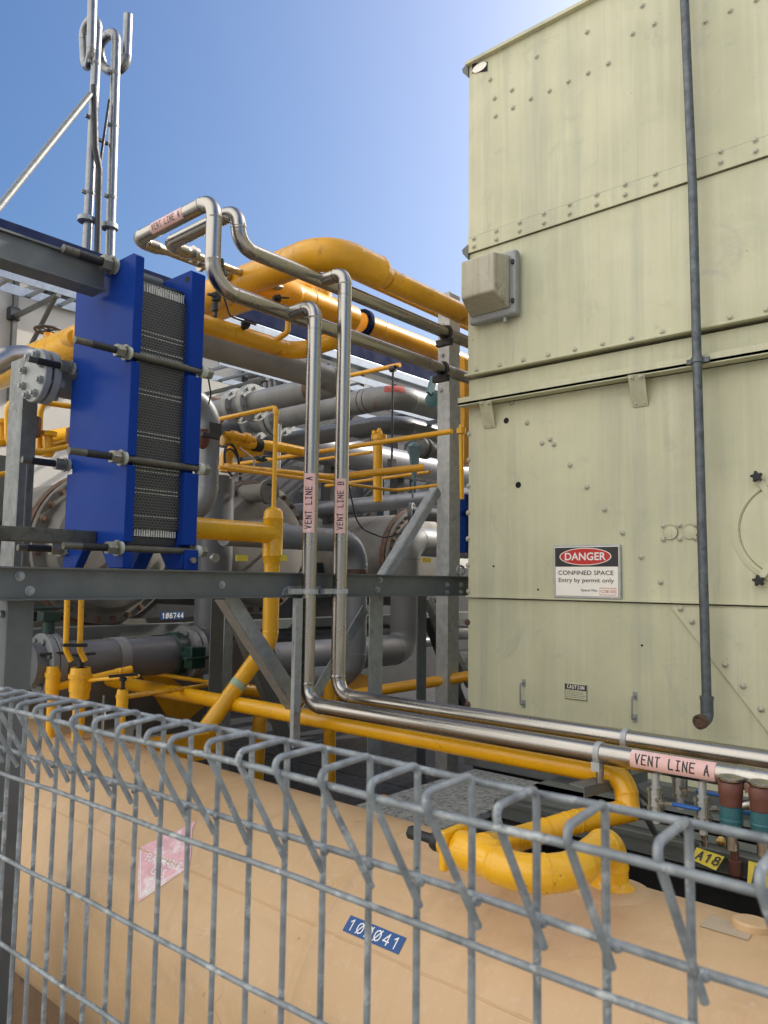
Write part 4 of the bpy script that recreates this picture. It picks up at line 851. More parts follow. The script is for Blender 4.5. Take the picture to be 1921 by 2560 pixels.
for o, y, z in ((va, HY, HZ), (vb, HYB, HZB)):
    for xx in (3.075,):
        bm = B(); torus(bm, (xx, y, z), X_, RV+.006, .0075, 0, 2*math.pi, 28, 10); obox(bm, (xx, y+.01, z-RV-.02), (.014, 0, 0), (0, .045, 0), (0, 0, .016)); part('u_clamp', bm, M['black'], o)
    bm = B(); lathe(bm, (3.155, y, z), X_, [(0, RV+.001), (.003, RV+.002), (.2, RV+.002)], 24); part('far_length', bm, M['steel'], o)
# clamps, bracket and valve drops of the horizontal run
def strap(o, x, y, z):
    bm = B(); lathe(bm, (x, y-.009, z), Y_, [(0, RV), (.001, RV*1.10), (.017, RV*1.10), (.018, RV)], 28); obox(bm, (x-.02, y, z-RV-.004), (.010, 0, 0), (0, .012, 0), (0, 0, .012)); part('strap', bm, M['galvl'], o)
ysA = at(1500, 1880, X=XA).y; strap(va, XA, ysA, ZA); ysB = at(1567, 1845, X=XB).y; strap(vb, XB, ysB, ZB)
zs = at(1510, 1958, X=XA).z
bm = B(); cyl(bm, (XA, ysA, zs), (XA, ysA, ZA-RV), .0105, 16); part('support_stub', bm, M['steel'], va)
bm = B(); cyl(bm, (XB, ysB, zs), (XB, ysB, ZB-RV), .0105, 16); part('support_stub', bm, M['steel'], vb)
sb = thing('pipe_bracket', 'grey cantilever bracket carrying both vent lines above the yellow bend', 'bracket', (2.1, ysA, zs))
bm = B(); c0, c1 = V((XA-.07, ysA+.035, zs)), V((XB+.07, ysB-.01, zs)); d = (c1-c0); n_ = d.normalized().cross(Z_)
obox(bm, (c0+c1)/2-Z_*.003, d/2, n_*.025, Z_*.003); obox(bm, (c0+c1)/2-Z_*.018+n_*.0235, d/2, n_*.0015, Z_*.012); part('channel', bm, M['galvd'], sb, 0, .001)
bm = B(); bar(bm, c0.lerp(c1, .70)-Z_*.006, V((2.47, ysA-.10, 1.40)), .022, .012); bar(bm, c0.lerp(c1, .72)-Z_*.006, V((2.47, ysA+.02, 1.40)), .018, .01); part('leg', bm, M['galvd'], sb, 0, .001)
def ballvalve(px, py0, X, zpipe, zbody, side, label, zend, y=None):
    y = at(px, py0, X=X).y if y is None else y; zend = zbody-.062
    t = thing('drain_valve', label, 'valve', (X, y, zend)); r = .0098
    bm = B(); cyl(bm, (X, y, zend), (X, y, zpipe-RV*.9), r, 18); part('tube', bm, M['galvl'], t)
    bm = B(); lathe(bm, (X, y, zbody-.032), Z_, [(0, r), (.001, .0135), (.012, .0135), (.0125, .017), (.016, .017), (.0165, .0145), (.047, .0145), (.0475, .017), (.051, .017), (.0515, .0135), (.063, .0135), (.064, r)], 20); part('body', bm, M['galvl'], t)
    for k in range(4):
        a = math.pi/4+k*math.pi/2; p = V((X+.019*math.cos(a), y+.019*math.sin(a), zbody)); bm = B(); cyl(bm, p-Z_*.029, p+Z_*.029, .0032, 8); hexnut(bm, p+Z_*.020, Z_, .0062, .007); hexnut(bm, p-Z_*.027, Z_, .0062, .007); part('body_bolt', bm, M['nutz'], t)
    bm = B(); cyl(bm, (X, y, zbody), (X+side*.028, y-.022, zbody+.0), .007, 12); bar(bm, (X+side*.028, y-.020, zbody), (X+side*.030, y-.06, zbody+.003), .012, .004); part('stem', bm, M['steelw'], t)
    bm = B(); bar(bm, (X+side*.030, y-.055, zbody+.003), (X+side*.034, y-.125, zbody+.004), .018, .008); part('lever', bm, M['bluep'], t, 30, .003)
z_d = at(1640, 2060, X=XA).z
ballvalve(1640, 1960, XA, ZA, at(1636, 1995, X=XA).z, -1, 'first small steel valve under vent line A, nearer the yellow bend', 0)
ballvalve(1757, 1990, XA, ZA, at(1757, 2022, X=XA).z, 1, 'second small steel valve under vent line A, beside the teal valves', 0)
ballvalve(1700, 1945, XB, ZB, at(1700, 1965, X=XB).z, -1, 'small blue handled steel valve under the farther vent line B', 0)
for (px, py), lb in (((1828, 2022), 'red and teal relief valve with a clear cap under the vent line end'), ((1905, 2035), 'second red and teal relief valve at the right edge of the photo')):
    X = 1.97; c = at(px, py, X=X); r = rad(55, c); zt_ = at(px, py-62, X=X).z; zm = at(px, py-22, X=X).z; zb_ = at(px, py+42, X=X).z
    t = thing('relief_valve', lb, 'valve', (c.x, c.y, zb_-.1))
    bm = B(); lathe(bm, (c.x, c.y, zm-.012), Z_, [(0, r*.96), (.01, r), (zt_-zm-.015, r), (zt_-zm-.01, r*1.06), (zt_-zm+.012, r*1.06), (zt_-zm+.018, r*.9)], 30); part('body', bm, M['oxide'], t)
    bm = B(); lathe(bm, (c.x, c.y, zb_), Z_, [(0, r*.9), (.004, r*.98), (zm-zb_-.014, r*.98), (zm-zb_-.0125, r*.9)], 30); part('lower_body', bm, M['teal'], t)
    bm = B(); lathe(bm, (c.x, c.y, zt_+.009), Z_, [(0, r*1.06), (.003, r*1.1), (.007, r*1.1), (.010, r*.92), (.012, r*.3)], 30); part('cap', bm, M['steelw'], t)
    bm = B(); lathe(bm, (c.x, c.y, zb_+.012), Z_, [(0, r*1.0), (.001, r*1.03), (.006, r*1.03), (.007, r*1.0)], 30); hexnut(bm, (c.x, c.y, zb_-.022), Z_, r*.72, .02); part('union_nut', bm, M['teal'], t)
    bm = B(); cyl(bm, (c.x, c.y, zb_-.055), (c.x, c.y, zb_-.002), r*.5, 18); part('inlet', bm, M['steelw'], t)
    bm = B(); cyl(bm, (c.x+.01, c.y-r*.8, zm-.01), (c.x+.02, c.y-r*1.7, zm-.005), r*.42, 18); lathe(bm, (c.x+.018, c.y-r*1.5, zm-.006), (.1, -1, 0), [(0, r*.75), (.01, r*.75)], 22); part('outlet', bm, M['steelw'], t)
# bare nipple and brass plug in front of the deck edge
bm = B(); q = at(1762, 2090, X=2.44); lathe(bm, q-Z_*.03, Z_, [(0, .009), (.01, .009), (.0105, .013), (.018, .013), (.0185, .010), (.04, .010)], 18); solo('pipe_nipple', bm, M['steelw'], 'short steel nipple standing at the deck edge below the valves', 'pipe fitting')
bm = B(); q = at(1805, 2103, X=2.43); lathe(bm, q, V((-1, -.2, .2)), [(-.03, .010), (0, .010), (.001, .014), (.012, .014), (.016, .008)], 18); solo('brass_plug', bm, M['brass'], 'little brass plug on the deck edge above the yellow tags', 'pipe fitting')
# yellow tags
def tag(px, ang, text, label):
    X = 2.44; a, b, c, d = [at(*p, X=X+dx) for p, dx in zip(px, (0, 0, -.03, -.03))]
    t = thing('tag', label, 'tag', (a+b+c+d)/4); u = (b-a); v = (d-a)
    n_ = u.cross(v).normalized(); n_ = n_ if n_.dot(to_cam(a)) > 0 else -n_
    bm = B(); slab(bm, [a, b, c, d], -n_*.0015); part('plate', bm, M['tagy'], t, 0)
    lu, lv = u.length, v.length; fn = lambda p, q, l: a+u*(p/lu)+v*(1-q/lv)+n_*(.0006+l)
    bm = B(); strokes(bm, text, lu*.86, lv*.62, lv*.11, lambda p, q, l: fn(lu*.07+p, lv*.18+q, l), .15, .62); part('lettering', bm, M['ink'], t, 0)
tag(((1742, 2118), (1812, 2142), (1790, 2176), (1728, 2148)), 0, 'A18', 'dirty yellow tag reading A18 hanging below the deck edge')
tag(((1872, 2152), (1985, 2180), (1978, 2268), (1868, 2215)), 0, 'P18', 'clean yellow tag reading P18 at the right edge')
bm = B(); q = at(1838, 2150, X=2.44); lathe(bm, q+Z_*.05, -Z_, [(0, .012), (.05, .012), (.052, .018), (.09, .018), (.1, .01)], 16); solo('drain_cock', bm, M['oxide'], 'dull red drain cock hanging between the two yellow tags', 'valve')

# ------------------------------------------------------------------ pipework behind the frame
def mk(name, label, cat, pts, r, m, bend=.12, weld=.004, seg=24, parts=()):
    pts = [V(p) for p in pts]; t = thing(name, label, cat, min(pts, key=lambda p: p.z)); bm = B(); pipe(bm, pts, r, bend, seg, weld); part('run', bm, M[m], t)
    for f in parts: f(t)
    return t
def FL(c, ax, r, t_=.022, m='galv', nb=8, nm='flange'):
    def f(t): bm = B(); flange(bm, c, ax, r, t_, nb); part(nm, bm, M[m], t)
    return f
def BAND(c, ax, r, w, m, nm='band'):
    def f(t): bm = B(); ax_ = V(ax).normalized(); lathe(bm, V(c)-ax_*w/2, ax_, [(0, r), (.001, r*1.012), (w-.001, r*1.012), (w, r)], 28); part(nm, bm, M[m], t)
    return f
def lev(p, z): return V((p.x, p.y, z))
# yellow arch, the highest pipe
Y1 = 2.27; pe = at(1000, 712, Y=Y1); r1 = rad(54, pe); z_ = pe.z
q1 = at(1170, 780, Y=Y1); bx = at(925, 652, Y=Y1); 
rA = rad(80, bx)
ar = thing('yellow_arch_pipe', 'thick yellow pipe arching against the sky and running into the casing corner', 'pipe', (bx.x, Y1, z_))
xr_ = at(938, 678, Y=Y1).x
zA = z_+.012
far_ = at(566, 742, X=xr_-.30)
bm = B(); rt = route([(xr_, Y1, zA), (xr_-.30, Y1, zA), (xr_-.30, Y1+3.0, zA)], .25, 16, rA, .004); sweep(bm, rt, 32); part('bend', bm, M['yellow2'], ar)
bm = B(); sweep(bm, [(V((xr_, Y1, zA)), rA), (V((xr_+.004, Y1, zA)), rA*1.03), (V((xr_+.016, Y1, zA)), rA*1.03), (V((xr_+.02, Y1, zA)), rA*.97), (V((xr_+.075, Y1, z_)), r1)], 32); part('reducer', bm, M['yellow2'], ar)
bm = B(); cyl(bm, (xr_+.0755, Y1, z_), (3.6, Y1, z_), r1, 32); lathe(bm, (xr_+.09, Y1, z_), X_, [(0, r1), (.003, r1*1.04), (.012, r1*1.04), (.015, r1)], 32); part('run', bm, M['yellow2'], ar)
bm = B(); xk = at(1152, 770, Y=Y1).x; lathe(bm, (xk-.004, Y1, z_), X_, [(0, r1), (.0005, r1*1.025), (.0075, r1*1.025), (.008, r1)], 32); part('strap', bm, M['yellow2'], ar)
mk('thin_yellow_pipe', 'thin yellow pipe running just below the thick yellow arch', 'pipe', [at(800, 655, Y=2.55), at(1000, 745, Y=2.55), at(1185, 828, Y=2.55)], .014, 'yellow2', .1, 0, 12)
# orange valve body and its pipe
Y2 = 2.80; a, b = at(908, 802, Y=Y2), at(1130, 900, Y=Y2); r2 = rad(50, a); z_ = (a.z+b.z)/2
t = mk('yellow_pipe', 'yellow pipe with a dark ring flange passing behind the polished headers', 'pipe', [lev(a, z_)-X_*.02, lev(b, z_)+X_*.5], r2, 'yellow2', .1, 0, 28, [FL(lev(a, z_), X_, r2*1.42, .03, 'navy', 8), BAND(lev(at(950, 815, Y=Y2), z_), X_, r2, .012, 'yellow2', 'weld')])
a3 = at(615, 705, Y=Y2); 
rb = r2*1.30; xe = at(880, 780, Y=Y2).x; xm = at(735, 770, Y=Y2).x
bm = B(); pipe(bm, [(xe, Y2, z_), (xm-.16, Y2, z_), (xm-.16, Y2+2.6, z_)], rb, .15, 28, .006, 12); bd_ = part('large_bend', bm, M['yellow2'], t)
for px in (770, 823): bm = B(); lathe(bm, (at(px, 770, Y=Y2).x, Y2, z_), X_, [(0, rb), (.002, rb*1.035), (.010, rb*1.035), (.012, rb)], 28); part('weld', bm, M['yellow2'], t)
bm = B(); x = at(806, 735, Y=Y2).x; pipe(bm, [(x, Y2, z_), (x, Y2, z_+.14), (x-.03, Y2+.5, z_+.16)], rb*.72, .10, 24, 0, 8); part('top_branch', bm, M['yellow2'], t)
# lower yellow pipe with small valves
Y3 = 2.72; a, b = at(512, 812, Y=Y3), at(700, 866, Y=Y3); r3 = rad(46, at(600, 838, Y=Y3)); z_ = at(600, 838, Y=Y3).z
xb_ = at(735, 880, Y=Y3).x
t = mk('yellow_pipe', 'yellow pipe with small black valves curving behind the vent risers', 'pipe', [(at(360, 780, Y=Y3).x, Y3, z_), (xb_+.02, Y3, z_), (xb_+.06, Y3-.19, z_+.03)], r3, 'yellow2', .13, .004, 28)
bm = B(); lathe(bm, (xb_+.058, Y3-.185, z_+.03), (.15, -1, .1), [(0, r3), (.008, r3*1.05), (.03, r3*1.0), (.05, r3*.6), (.056, .002)], 24); part('end_cap', bm, M['yellow2'], t)
q = V((at(685, 840, Y=Y3).x, Y3-r3*.6, z_+r3*.6)); bm = B(); pipe(bm, [q, q+V((.02, -.05, .03)), q+V((.02, -.05, .12))], .013, .025, 12); part('drain_branch', bm, M['yellow2'], t)
for px, py in ((612, 815), (690, 752)):
    q = at(px, py, Y=Y3-r3-.01); bm = B(); lathe(bm, q, V((-.3, -1, .3)), [(-.05, .012), (0, .012), (.004, .02), (.02, .02), (.024, .01), (.04, .01)], 12); bar(bm, q+V((-.04, -.03, .0)), q+V((.05, -.03, .02)), .014, .006); part('small_valve', bm, M['black'], t)
bm = B(); q = at(540, 715, Y=2.5)
for k, (px, py, rr) in enumerate(((553, 660, .014), (551, 685, .022), (548, 712, .018), (541, 745, .020), (538, 770, .014))):
    p = at(px, py, Y=2.62); lathe(bm, p, V((.1, 0, -1)), [(-.022, rr*.7), (-.02, rr), (.012, rr), (.016, rr*.5)], 12)
for (a_, b_) in zip(((553, 650), (551, 690), (545, 720)), ((551, 690), (545, 720), (538, 792))): cyl(bm, at(*a_, Y=2.62), at(*b_, Y=2.62), .009, 10)
bar(bm, at(536, 700, Y=2.61), at(566, 690, Y=2.61), .012, .006); bar(bm, at(520, 735, Y=2.61), at(552, 744, Y=2.61), .014, .008)
solo('gauge_valve', bm, M['dark'], 'dark cluster of small gauge valves between the blue plate and the yellow arch', 'valve')

# big grey pipes
YG = 3.0
a, b = at(514, 862, Y=YG), at(842, 955, Y=YG); rg = rad(64, at(800, 940, Y=YG)); zg_ = at(800, 940, Y=YG).z; xg = at(880, 965, Y=YG).x-rg
f1, f2 = at(655, 1000, X=xg), at(590, 1020, X=xg)
yf1 = at(632, 1010, X=xg).y; yf2 = at(584, 1020, X=xg).y
mk('grey_pipe', 'large weathered grey pipe sloping down behind the vent risers and turning back to flanges', 'pipe', [(at(340, 820, Y=YG).x, YG, zg_), (xg, YG, zg_), (xg, yf2+.5, zg_)], rg, 'gpiper', .12, .005, 30,
   [FL((xg, yf1, zg_), Y_, rg*1.7, .045, 'galv', 10), FL((xg, yf1+.16, zg_), Y_, rg*1.65, .045, 'galv', 10), FL((xg, yf2+.25, zg_), Y_, rg*1.5, .05, 'rust', 8), BAND((xg, YG+.25, zg_), Y_, rg, .05, 'rust', 'rust_band')])
YH = 3.25; pH = at(1010, 1000, Y=YH); rh = rad(60, pH); zh = at(1040, 1005, Y=YH).z; xh = at(985, 1000, Y=YH).x
yh1 = at(700, 1060, X=xh).y
mk('grey_pipe', 'grey pipe with a red painted patch bending towards the tall post', 'pipe', [(xh+1.2, YH, zh), (xh, YH, zh), (xh, yh1+.9, zh)], rh, 'gpiper', .16, .005, 30,
   [FL((xh, yh1, zh), Y_, rh*1.75, .05), FL((xh, yh1+.07, zh), Y_, rh*1.75, .05), FL((xh, yh1+.30, zh), Y_, rh*1.7, .05), BAND((xh, YH+.27, zh), Y_, rh, .012, 'rust', 'rust_ring'), BAND((xh, YH+.22, zh), Y_, rh, .010, 'rust', 'rust_ring')])
q = at(1000, 995, X=xh-rh*.2)
t_ = None
cb_ = V((xh+.16, YH+.16, zh))
def fnr(a, b, l):
    ph = math.pi+a; rd = V((math.cos(ph), math.sin(ph), 0)); th = b/rh; return cb_+rd*.16+(rd*math.sin(th)+Z_*math.cos(th))*(rh+l)
bm = B(); patch(bm, fnr, .50, 1.12, .0, .105, 8, 8, .0012)
rp = [o for o in bpy.data.objects if o.name.startswith('grey_pipe')][-1]; part('red_patch', bm, M['redpaint'], rp, 60)
zi = at(1000, 1062, Y=3.45).z; xi = at(985, 1060, Y=3.45).x
mk('grey_pipe', 'dark grey pipe tucked under the red patched pipe', 'pipe', [(xi+1.2, 3.45, zi), (xi, 3.45, zi), (xi, 5.2, zi)], rad(48, (xi, 3.45, zi)), 'gpiped', .16, .004, 26)
bm = B(); bar(bm, at(850, 1105, Y=3.9), at(1120, 1048, Y=3.3), .03, .03); solo('pale_rail', bm, M['tray'], 'pale grey rail below the dark grey bent pipe', 'rail', 0)
YJ = 4.9; a, b = at(795, 1105, Y=YJ), at(1120, 1200, Y=YJ); rj = rad(72, at(950, 1150, Y=YJ)); zj = at(950, 1150, Y=YJ).z
mk('grey_pipe', 'dark grey pipe sloping behind the thin yellow rails to the pale blue valve', 'pipe', [(a.x-2.0, YJ, zj), (b.x+1, YJ, zj)], rj, 'gpiped', .1, 0, 28)
# pale blue lever valve and flanged stub
q = at(1034, 1125, Y=2.72); t = thing('lever_valve', 'pale blue lever valve bolted to a dark flange left of the tall post', 'valve', q-Z_*.3)
bm = B(); lathe(bm, q-V((0, .02, 0)), Y_, [(0, .035), (.004, .042), (.03, .042), (.04, .03)], 20); pts = [at(x, y, Y=2.705) for x, y in ((1018, 1115), (1050, 1112), (1045, 1150), (1040, 1180), (1034, 1210), (1028, 1180), (1024, 1150))]
slab(bm, pts, (0, -.012, 0)); cyl(bm, at(1032, 1205, Y=2.70), at(1032, 1245, Y=2.70), .006, 8); part('lever', bm, M['lblue'], t, 30, .002)
c = at(1062, 1122, Y=2.74); bm = B(); flange(bm, c, V((1, .1, 0)), .062, .03, 8); flange(bm, c+V((-.05, 0, 0)), V((1, .1, 0)), .062, .03, 8); cyl(bm, c, c+V((.5, .05, 0)), .04, 20); part('flanged_stub', bm, M['galvd'], t)
q = at(1078, 975, Y=3.0); bm = B(); bar(bm, at(1085, 945, Y=3.0), at(1074, 985, Y=3.0), .02, .05); lathe(bm, at(1083, 1000, Y=3.0), V((-1, -.4, 0)), [(-.02, .03), (0, .05), (.015, .05), (.02, .03)], 18)
solo('lever_valve', bm, M['teal'], 'teal lever valve on the red patched pipe beside the tall post', 'valve')

# vessels
def vessel(px, py, rpx, Ye, label, nb, inner=.83, L=3.2, ringm='rust'):
    c = at(px, py, Y=Ye); r = rpx
    t = thing('pressure_vessel', label, 'vessel', (c.x, Ye+1, 0))
    bm = B(); lathe(bm, (c.x, Ye+.10, c.z), Y_, [(0, r*.90), (.02, r*.905), (L, r*.905), (L+.1, r*.7)], 64); part('shell', bm, M['vessel'], t, 45)
    bm = B(); lathe(bm, (c.x, Ye+.045, c.z), Y_, [(0, r), (.004, r*1.005), (.05, r*1.005), (.054, r)], 64); part('body_flange', bm, M[ringm], t)
    bm = B(); lathe(bm, (c.x, Ye, c.z), Y_, [(-.10, .001), (-.10, r*.2), (-.095, r*.45), (-.085, r*.64), (-.065, r*.77), (-.03, r*inner), (.0, r*inner+.004), (.004, r*.985), (.04, r*.985)], 64); hd = part('head', bm, M['vessel'], t, 30)
    for k in range(nb):
        a = 2*math.pi*(k+.5)/nb; p = V((c.x+math.cos(a)*r*.925, Ye+.003, c.z+math.sin(a)*r*.925)); bm = B(); hexnut(bm, p, (0, -1, 0), .016, .016); cyl(bm, p, p+V((0, -.024, 0)), .009, 8); part('flange_bolt', bm, M['rust'], t)
    return t, c, r
v1_, c1_, r1_ = vessel(272, 1368, .396, 3.65, 'left grey pressure vessel behind the blue heat exchanger, with a bolted dished end', 28)
v2_, c2_, r2_ = vessel(645, 1368, .411, 3.65, 'middle grey pressure vessel with an open nozzle behind the yellow tee', 28)
v3_, c3_, r3_ = vessel(1055, 1400, .443, 4.1, 'right grey pressure vessel with a rusty bolt ring behind the diagonal brace', 40)
nz_ = at(677, 1230, Y=3.41); bm = B(); nr = .055
lathe(bm, (nz_.x-.01, 3.64, nz_.z), (.04, -1, 0), [(0, nr), (.20, nr), (.2005, nr*1.3), (.222, nr*1.3)], 28); part('nozzle', bm, M['vessel'], v2_)
bm = B(); lathe(bm, (nz_.x-.002, 3.417, nz_.z), (.04, -1, 0), [(0, nr*.86), (.001, nr*.86)], 28); ring(bm, V((nz_.x-.002, 3.4145, nz_.z)), V((.04, -1, 0)).normalized(), nr*1.3, nr*.9, .003, 28); part('nozzle_bore', bm, M['hole'], v2_)
bm = B(); q = at(412, 1530, Y=3.30); q2 = at(460, 1530, Y=3.30); w = q2.x-q.x; h = q.z-at(412, 1547, Y=3.30).z
t = thing('number_plate', 'dim blue number plate 106744 under the left vessel', 'label', q); yq = 3.60
a0, a1 = at(402, 1549, Y=yq), at(462, 1529, Y=yq); bm = B(); box(bm, (a0.x, yq, a0.z), (a1.x, yq+.004, a1.z)); part('plate', bm, M['signblue'], t, 0); bm = B()
strokes(bm, '106744', (a1.x-a0.x)*.94, (a1.z-a0.z)*.62, .005, lambda u, v, l: V((a0.x+(a1.x-a0.x)*.03+u, yq-.001-l, a0.z+(a1.z-a0.z)*.19+v))); part('digits', bm, M['whitel'], t, 0)
bm = B(); box(bm, (c1_.x-.7, 3.27, at(300, 1560, Y=3.27).z-.02), (c1_.x+.75, 3.33, at(300, 1528, Y=3.27).z-.04)) if False else box(bm, (c1_.x-.9, 3.72, 1.2), (c1_.x+.66, 3.78, at(380, 1555, Y=3.72).z+.02))
solo('vessel_saddle', bm, M['vessel'], 'flat stained support plate under the left pressure vessel', 'support')
bm = B(); box(bm, (.6, 3.5, at(300, 1592, Y=3.5).z), (5.4, 3.56, at(300, 1567, Y=3.5).z)); box(bm, (.6, 3.5, at(300, 1567, Y=3.5).z), (5.4, 3.62, at(300, 1565, Y=3.5).z)); solo('skid_beam', bm, M['galvd'], 'dark horizontal skid beam under the vessels', 'beam', 0)
bm = B(); box(bm, (.4, 4.9, 0), (9.5, 5.0, 2.35)); solo('rear_shade_sheet', bm, M['dark'], 'added dark sheet standing in for the shade behind the vessels', 'wall', 0)  # added dark mass over the bright background, its colour standing for shade

# white cooling-water elbow by the heat exchanger
YW = 2.95; a = at(527, 1150, Y=YW); rw = rad(50, a); x = at(523, 1150, Y=YW).x; zt_ = at(520, 1015, Y=YW).z
xt_ = at(527, 1240, Y=YW)
t = mk('grey_pipe', 'pale grey elbowed riser close behind the blue frame plate', 'pipe', [(x-.5, YW+.02, zt_+.03), (x, YW, zt_+.03), (x, YW, xt_.z-.04), (x-.22, YW+.35, xt_.z-.28)], rw, 'gpiper', [.13, .14], .004, 28)
q = at(508, 1090, Y=YW-rw-.02); bm = B(); lathe(bm, q+Z_*.03, -Z_, [(0, .01), (.002, .03), (.05, .032), (.08, .02), (.09, .005)], 14); part('thermowell', bm, M['oxide'], t)
q = at(540, 1075, Y=YW-.03); bm = B(); box(bm, q-V((.05, .02, .03)), q+V((.02, .02, .03))); bar(bm, at(505, 1085, Y=YW-.1), at(548, 1095, Y=YW-.1), .02, .02); part('saddle_clamp', bm, M['dark'], t, 0, .003)
bm = B()
for k in range(16):
    a_ = random.uniform(0, 6.28); p = at(548+random.uniform(0, 50), 1003+random.uniform(-6, 22), Y=4.2); lathe(bm, p, V((math.cos(a_), math.sin(a_), random.uniform(-.4, .6))), [(-.03, .015), (-.028, .022), (.025, .022), (.03, .012)], 10)
solo('rusty_flange_pair', bm, M['rust'], 'rusty bolted flanges beside the pale elbowed riser', 'flange')

# yellow tee line
YT = 2.62; xT = at(683, 1330, Y=YT).x; rT = rad(50, (xT, YT, 2.3)); zH = at(600, 1328, Y=YT).z
zc1, zc0 = at(683, 1268, Y=YT).z, at(680, 1392, Y=YT).z
t = thing('yellow_tee_pipe', 'yellow tee with a domed top joining a pipe from the blue heat exchanger', 'pipe', (xT, YT, 1.6))
bm = B(); lathe(bm, (xT, YT, zc0), Z_, [(-.035, rT*.80), (0, rT), (.002, rT*1.03), (.008, rT*1.03), (.01, rT), (zc1-zc0-.055, rT), (zc1-zc0-.053, rT*1.03), (zc1-zc0-.047, rT*1.03), (zc1-zc0-.045, rT), (zc1-zc0-.02, rT*.93), (zc1-zc0-.007, rT*.70), (zc1-zc0, rT*.34)], 30); part('header', bm, M['yellow'], t)
bm = B(); cyl(bm, (xd+.01, YT, zH), (xT, YT, zH), rad(52, at(600, 1328, Y=YT)), 28); part('branch', bm, M['yellow'], t)
ztt = at(685, 1016, Y=YT).z; pl = at(510, 1050, X=xT)
bm = B(); pipe(bm, [(xT, YT, zc1-.01), (xT, YT, ztt), (xT, pl.y+.1, ztt)], .0105, .022, 16, .002); lathe(bm, (xT, YT, ztt-.035), Z_, [(0, .0105), (.001, .0145), (.02, .0145), (.021, .0105)], 16); part('thin_riser', bm, M['yellow'], t)
rl = rT*.80; zk = at(673, 1600, Y=YT).z; ed = at(542, 1775, Y=YT+.1)
bm = B(); pipe(bm, [(xT, YT, zc0-.03), (xT, YT, zk), V(ed)+V((-.06, 0, -.08))], rl, .10, 28, .004); part('lower_leg', bm, M['yellow'], t)
s0_, s1_ = V((xT, YT, zk)), V(ed)+V((-.06, 0, -.08)); dr = (s1_-s0_).normalized(); m_ = s0_.lerp(s1_, .47)
bm = B(); lathe(bm, m_, dr, [(0, rl), (.001, rl*1.012), (.028, rl*1.012), (.029, rl)], 28); part('pale_band', bm, M['mint'], t)

# grey pipe runs under the beam
YP = 3.27
def under(px0, px1, py, rpx, name, label, m, upx, up_to, off=None, side=True, extra=()):
    a, b = at(px0, py, Y=YP), at(px1, py, Y=YP); z = (a.z+b.z)/2 if off is None else off; r = rad(rpx, ((a.x+b.x)/2, YP, z))
    pts = [(a.x, YP, z), (at(upx, py, Y=YP).x, YP, z)]+up_to(at(upx, py, Y=YP).x, z)
    return mk(name, label, 'pipe', pts, r, m, .12, .004, 28, [e(r, z) for e in extra])
zz = at(300, 1645, Y=YP).z
def flx(px, k=1.45, t_=.03, m='gpipe'): return lambda r, z: FL((at(px, 1640, Y=YP).x, YP, z), X_, r*k, t_, m)
t = under(70, 500, 1645, 100, 'grey_pipe', 'thick dark grey pipe low on the left with flanges and an upward elbow', 'gpiped', 528, lambda x, z: [(x, YP, z+.9)], None, True, (flx(108, 1.4), flx(128, 1.4), flx(462), flx(478)))
bm = B(); x = at(280, 1640, Y=YP).x; rr = rad(100, (x, YP, zz)); ring(bm, (x, YP, zz), X_, rr*1.06, rr*.98, .05, 36); part('pipe_clip', bm, M['gpipe'], t)
for px, lb in ((118, 'dark green butterfly valve on the low grey pipe beside the left column'), (436, 'dark green butterfly valve near the elbow of the low grey pipe')):
    x = at(px, 1640, Y=YP).x; t = thing('butterfly_valve', lb, 'valve', (x, YP, zz-.1)); bm = B(); lathe(bm, (x-.03, YP, zz), X_, [(0, .09), (.004, .105), (.05, .105), (.055, .09)], 30); part('body', bm, M['green'], t)
    up_ = px < 200; d = Z_ if up_ else V((-.1, -1, 0)); bm = B(); cyl(bm, V((x, YP, zz))+d*.09, V((x, YP, zz))+d*.20, .026, 14); obox(bm, V((x, YP, zz))+d*.2, (.04, 0, 0), (0, .03, 0), (0, 0, .022 if up_ else .05)); bar(bm, V((x-.08, YP, zz))+d*.235, V((x+.09, YP, zz))+d*.235, .03, .012); part('gearbox', bm, M['green'], t, 38, .004)
YP = 3.25
under(600, 800, 1650, 88, 'grey_pipe', 'grey pipe behind the vent risers with a long upward bend to the right', 'gpipe', 1012, lambda x, z: [(x, YP, at(1012, 1352, Y=YP).z), (x+.9, YP, at(1012, 1352, Y=YP).z)], None, True, (flx(612), flx(634), flx(655)))
zq = at(800, 1348, Y=2.9).z; xq = at(893, 1348, Y=2.9).x; zqb = at(890, 1690, Y=2.9).z
mk('grey_pipe', 'pale topped grey pipe with rust stains dropping behind vent line B', 'pipe', [(at(560, 1340, Y=2.9).x, 2.9, zq), (xq, 2.9, zq), (xq, 2.9, zqb), (xq-.25, 3.4, zqb-.05)], rad(56, (xq, 2.9, 2)), 'gpiper', .13, .004, 28, [BAND((xq, 2.9, zq-.17), Z_, rad(56, (xq, 2.9, 2)), .035, 'rust', 'rust_band')])
x = at(1128, 1500, Y=3.3).x; zc = at(1122, 1600, Y=3.3).z
mk('grey_pipe', 'slim grey pipe elbow low beside the casing corner', 'pipe', [(x, 3.3, 2.6), (x, 3.3, zc), (x-.7, 3.3, zc)], .035, 'gpiped', .1, .003, 20)
bm = B(); YQ = 3.6; box(bm, (2.6, YQ, 1.62), (6.5, YQ+.05, 1.66)); cyl(bm, at(560, 1580, Y=YQ), at(1200, 1580, Y=YQ), .06, 20); solo('rear_pipe', bm, M['gpiped'], 'dark pipe on a shelf far back under the vessels', 'pipe')
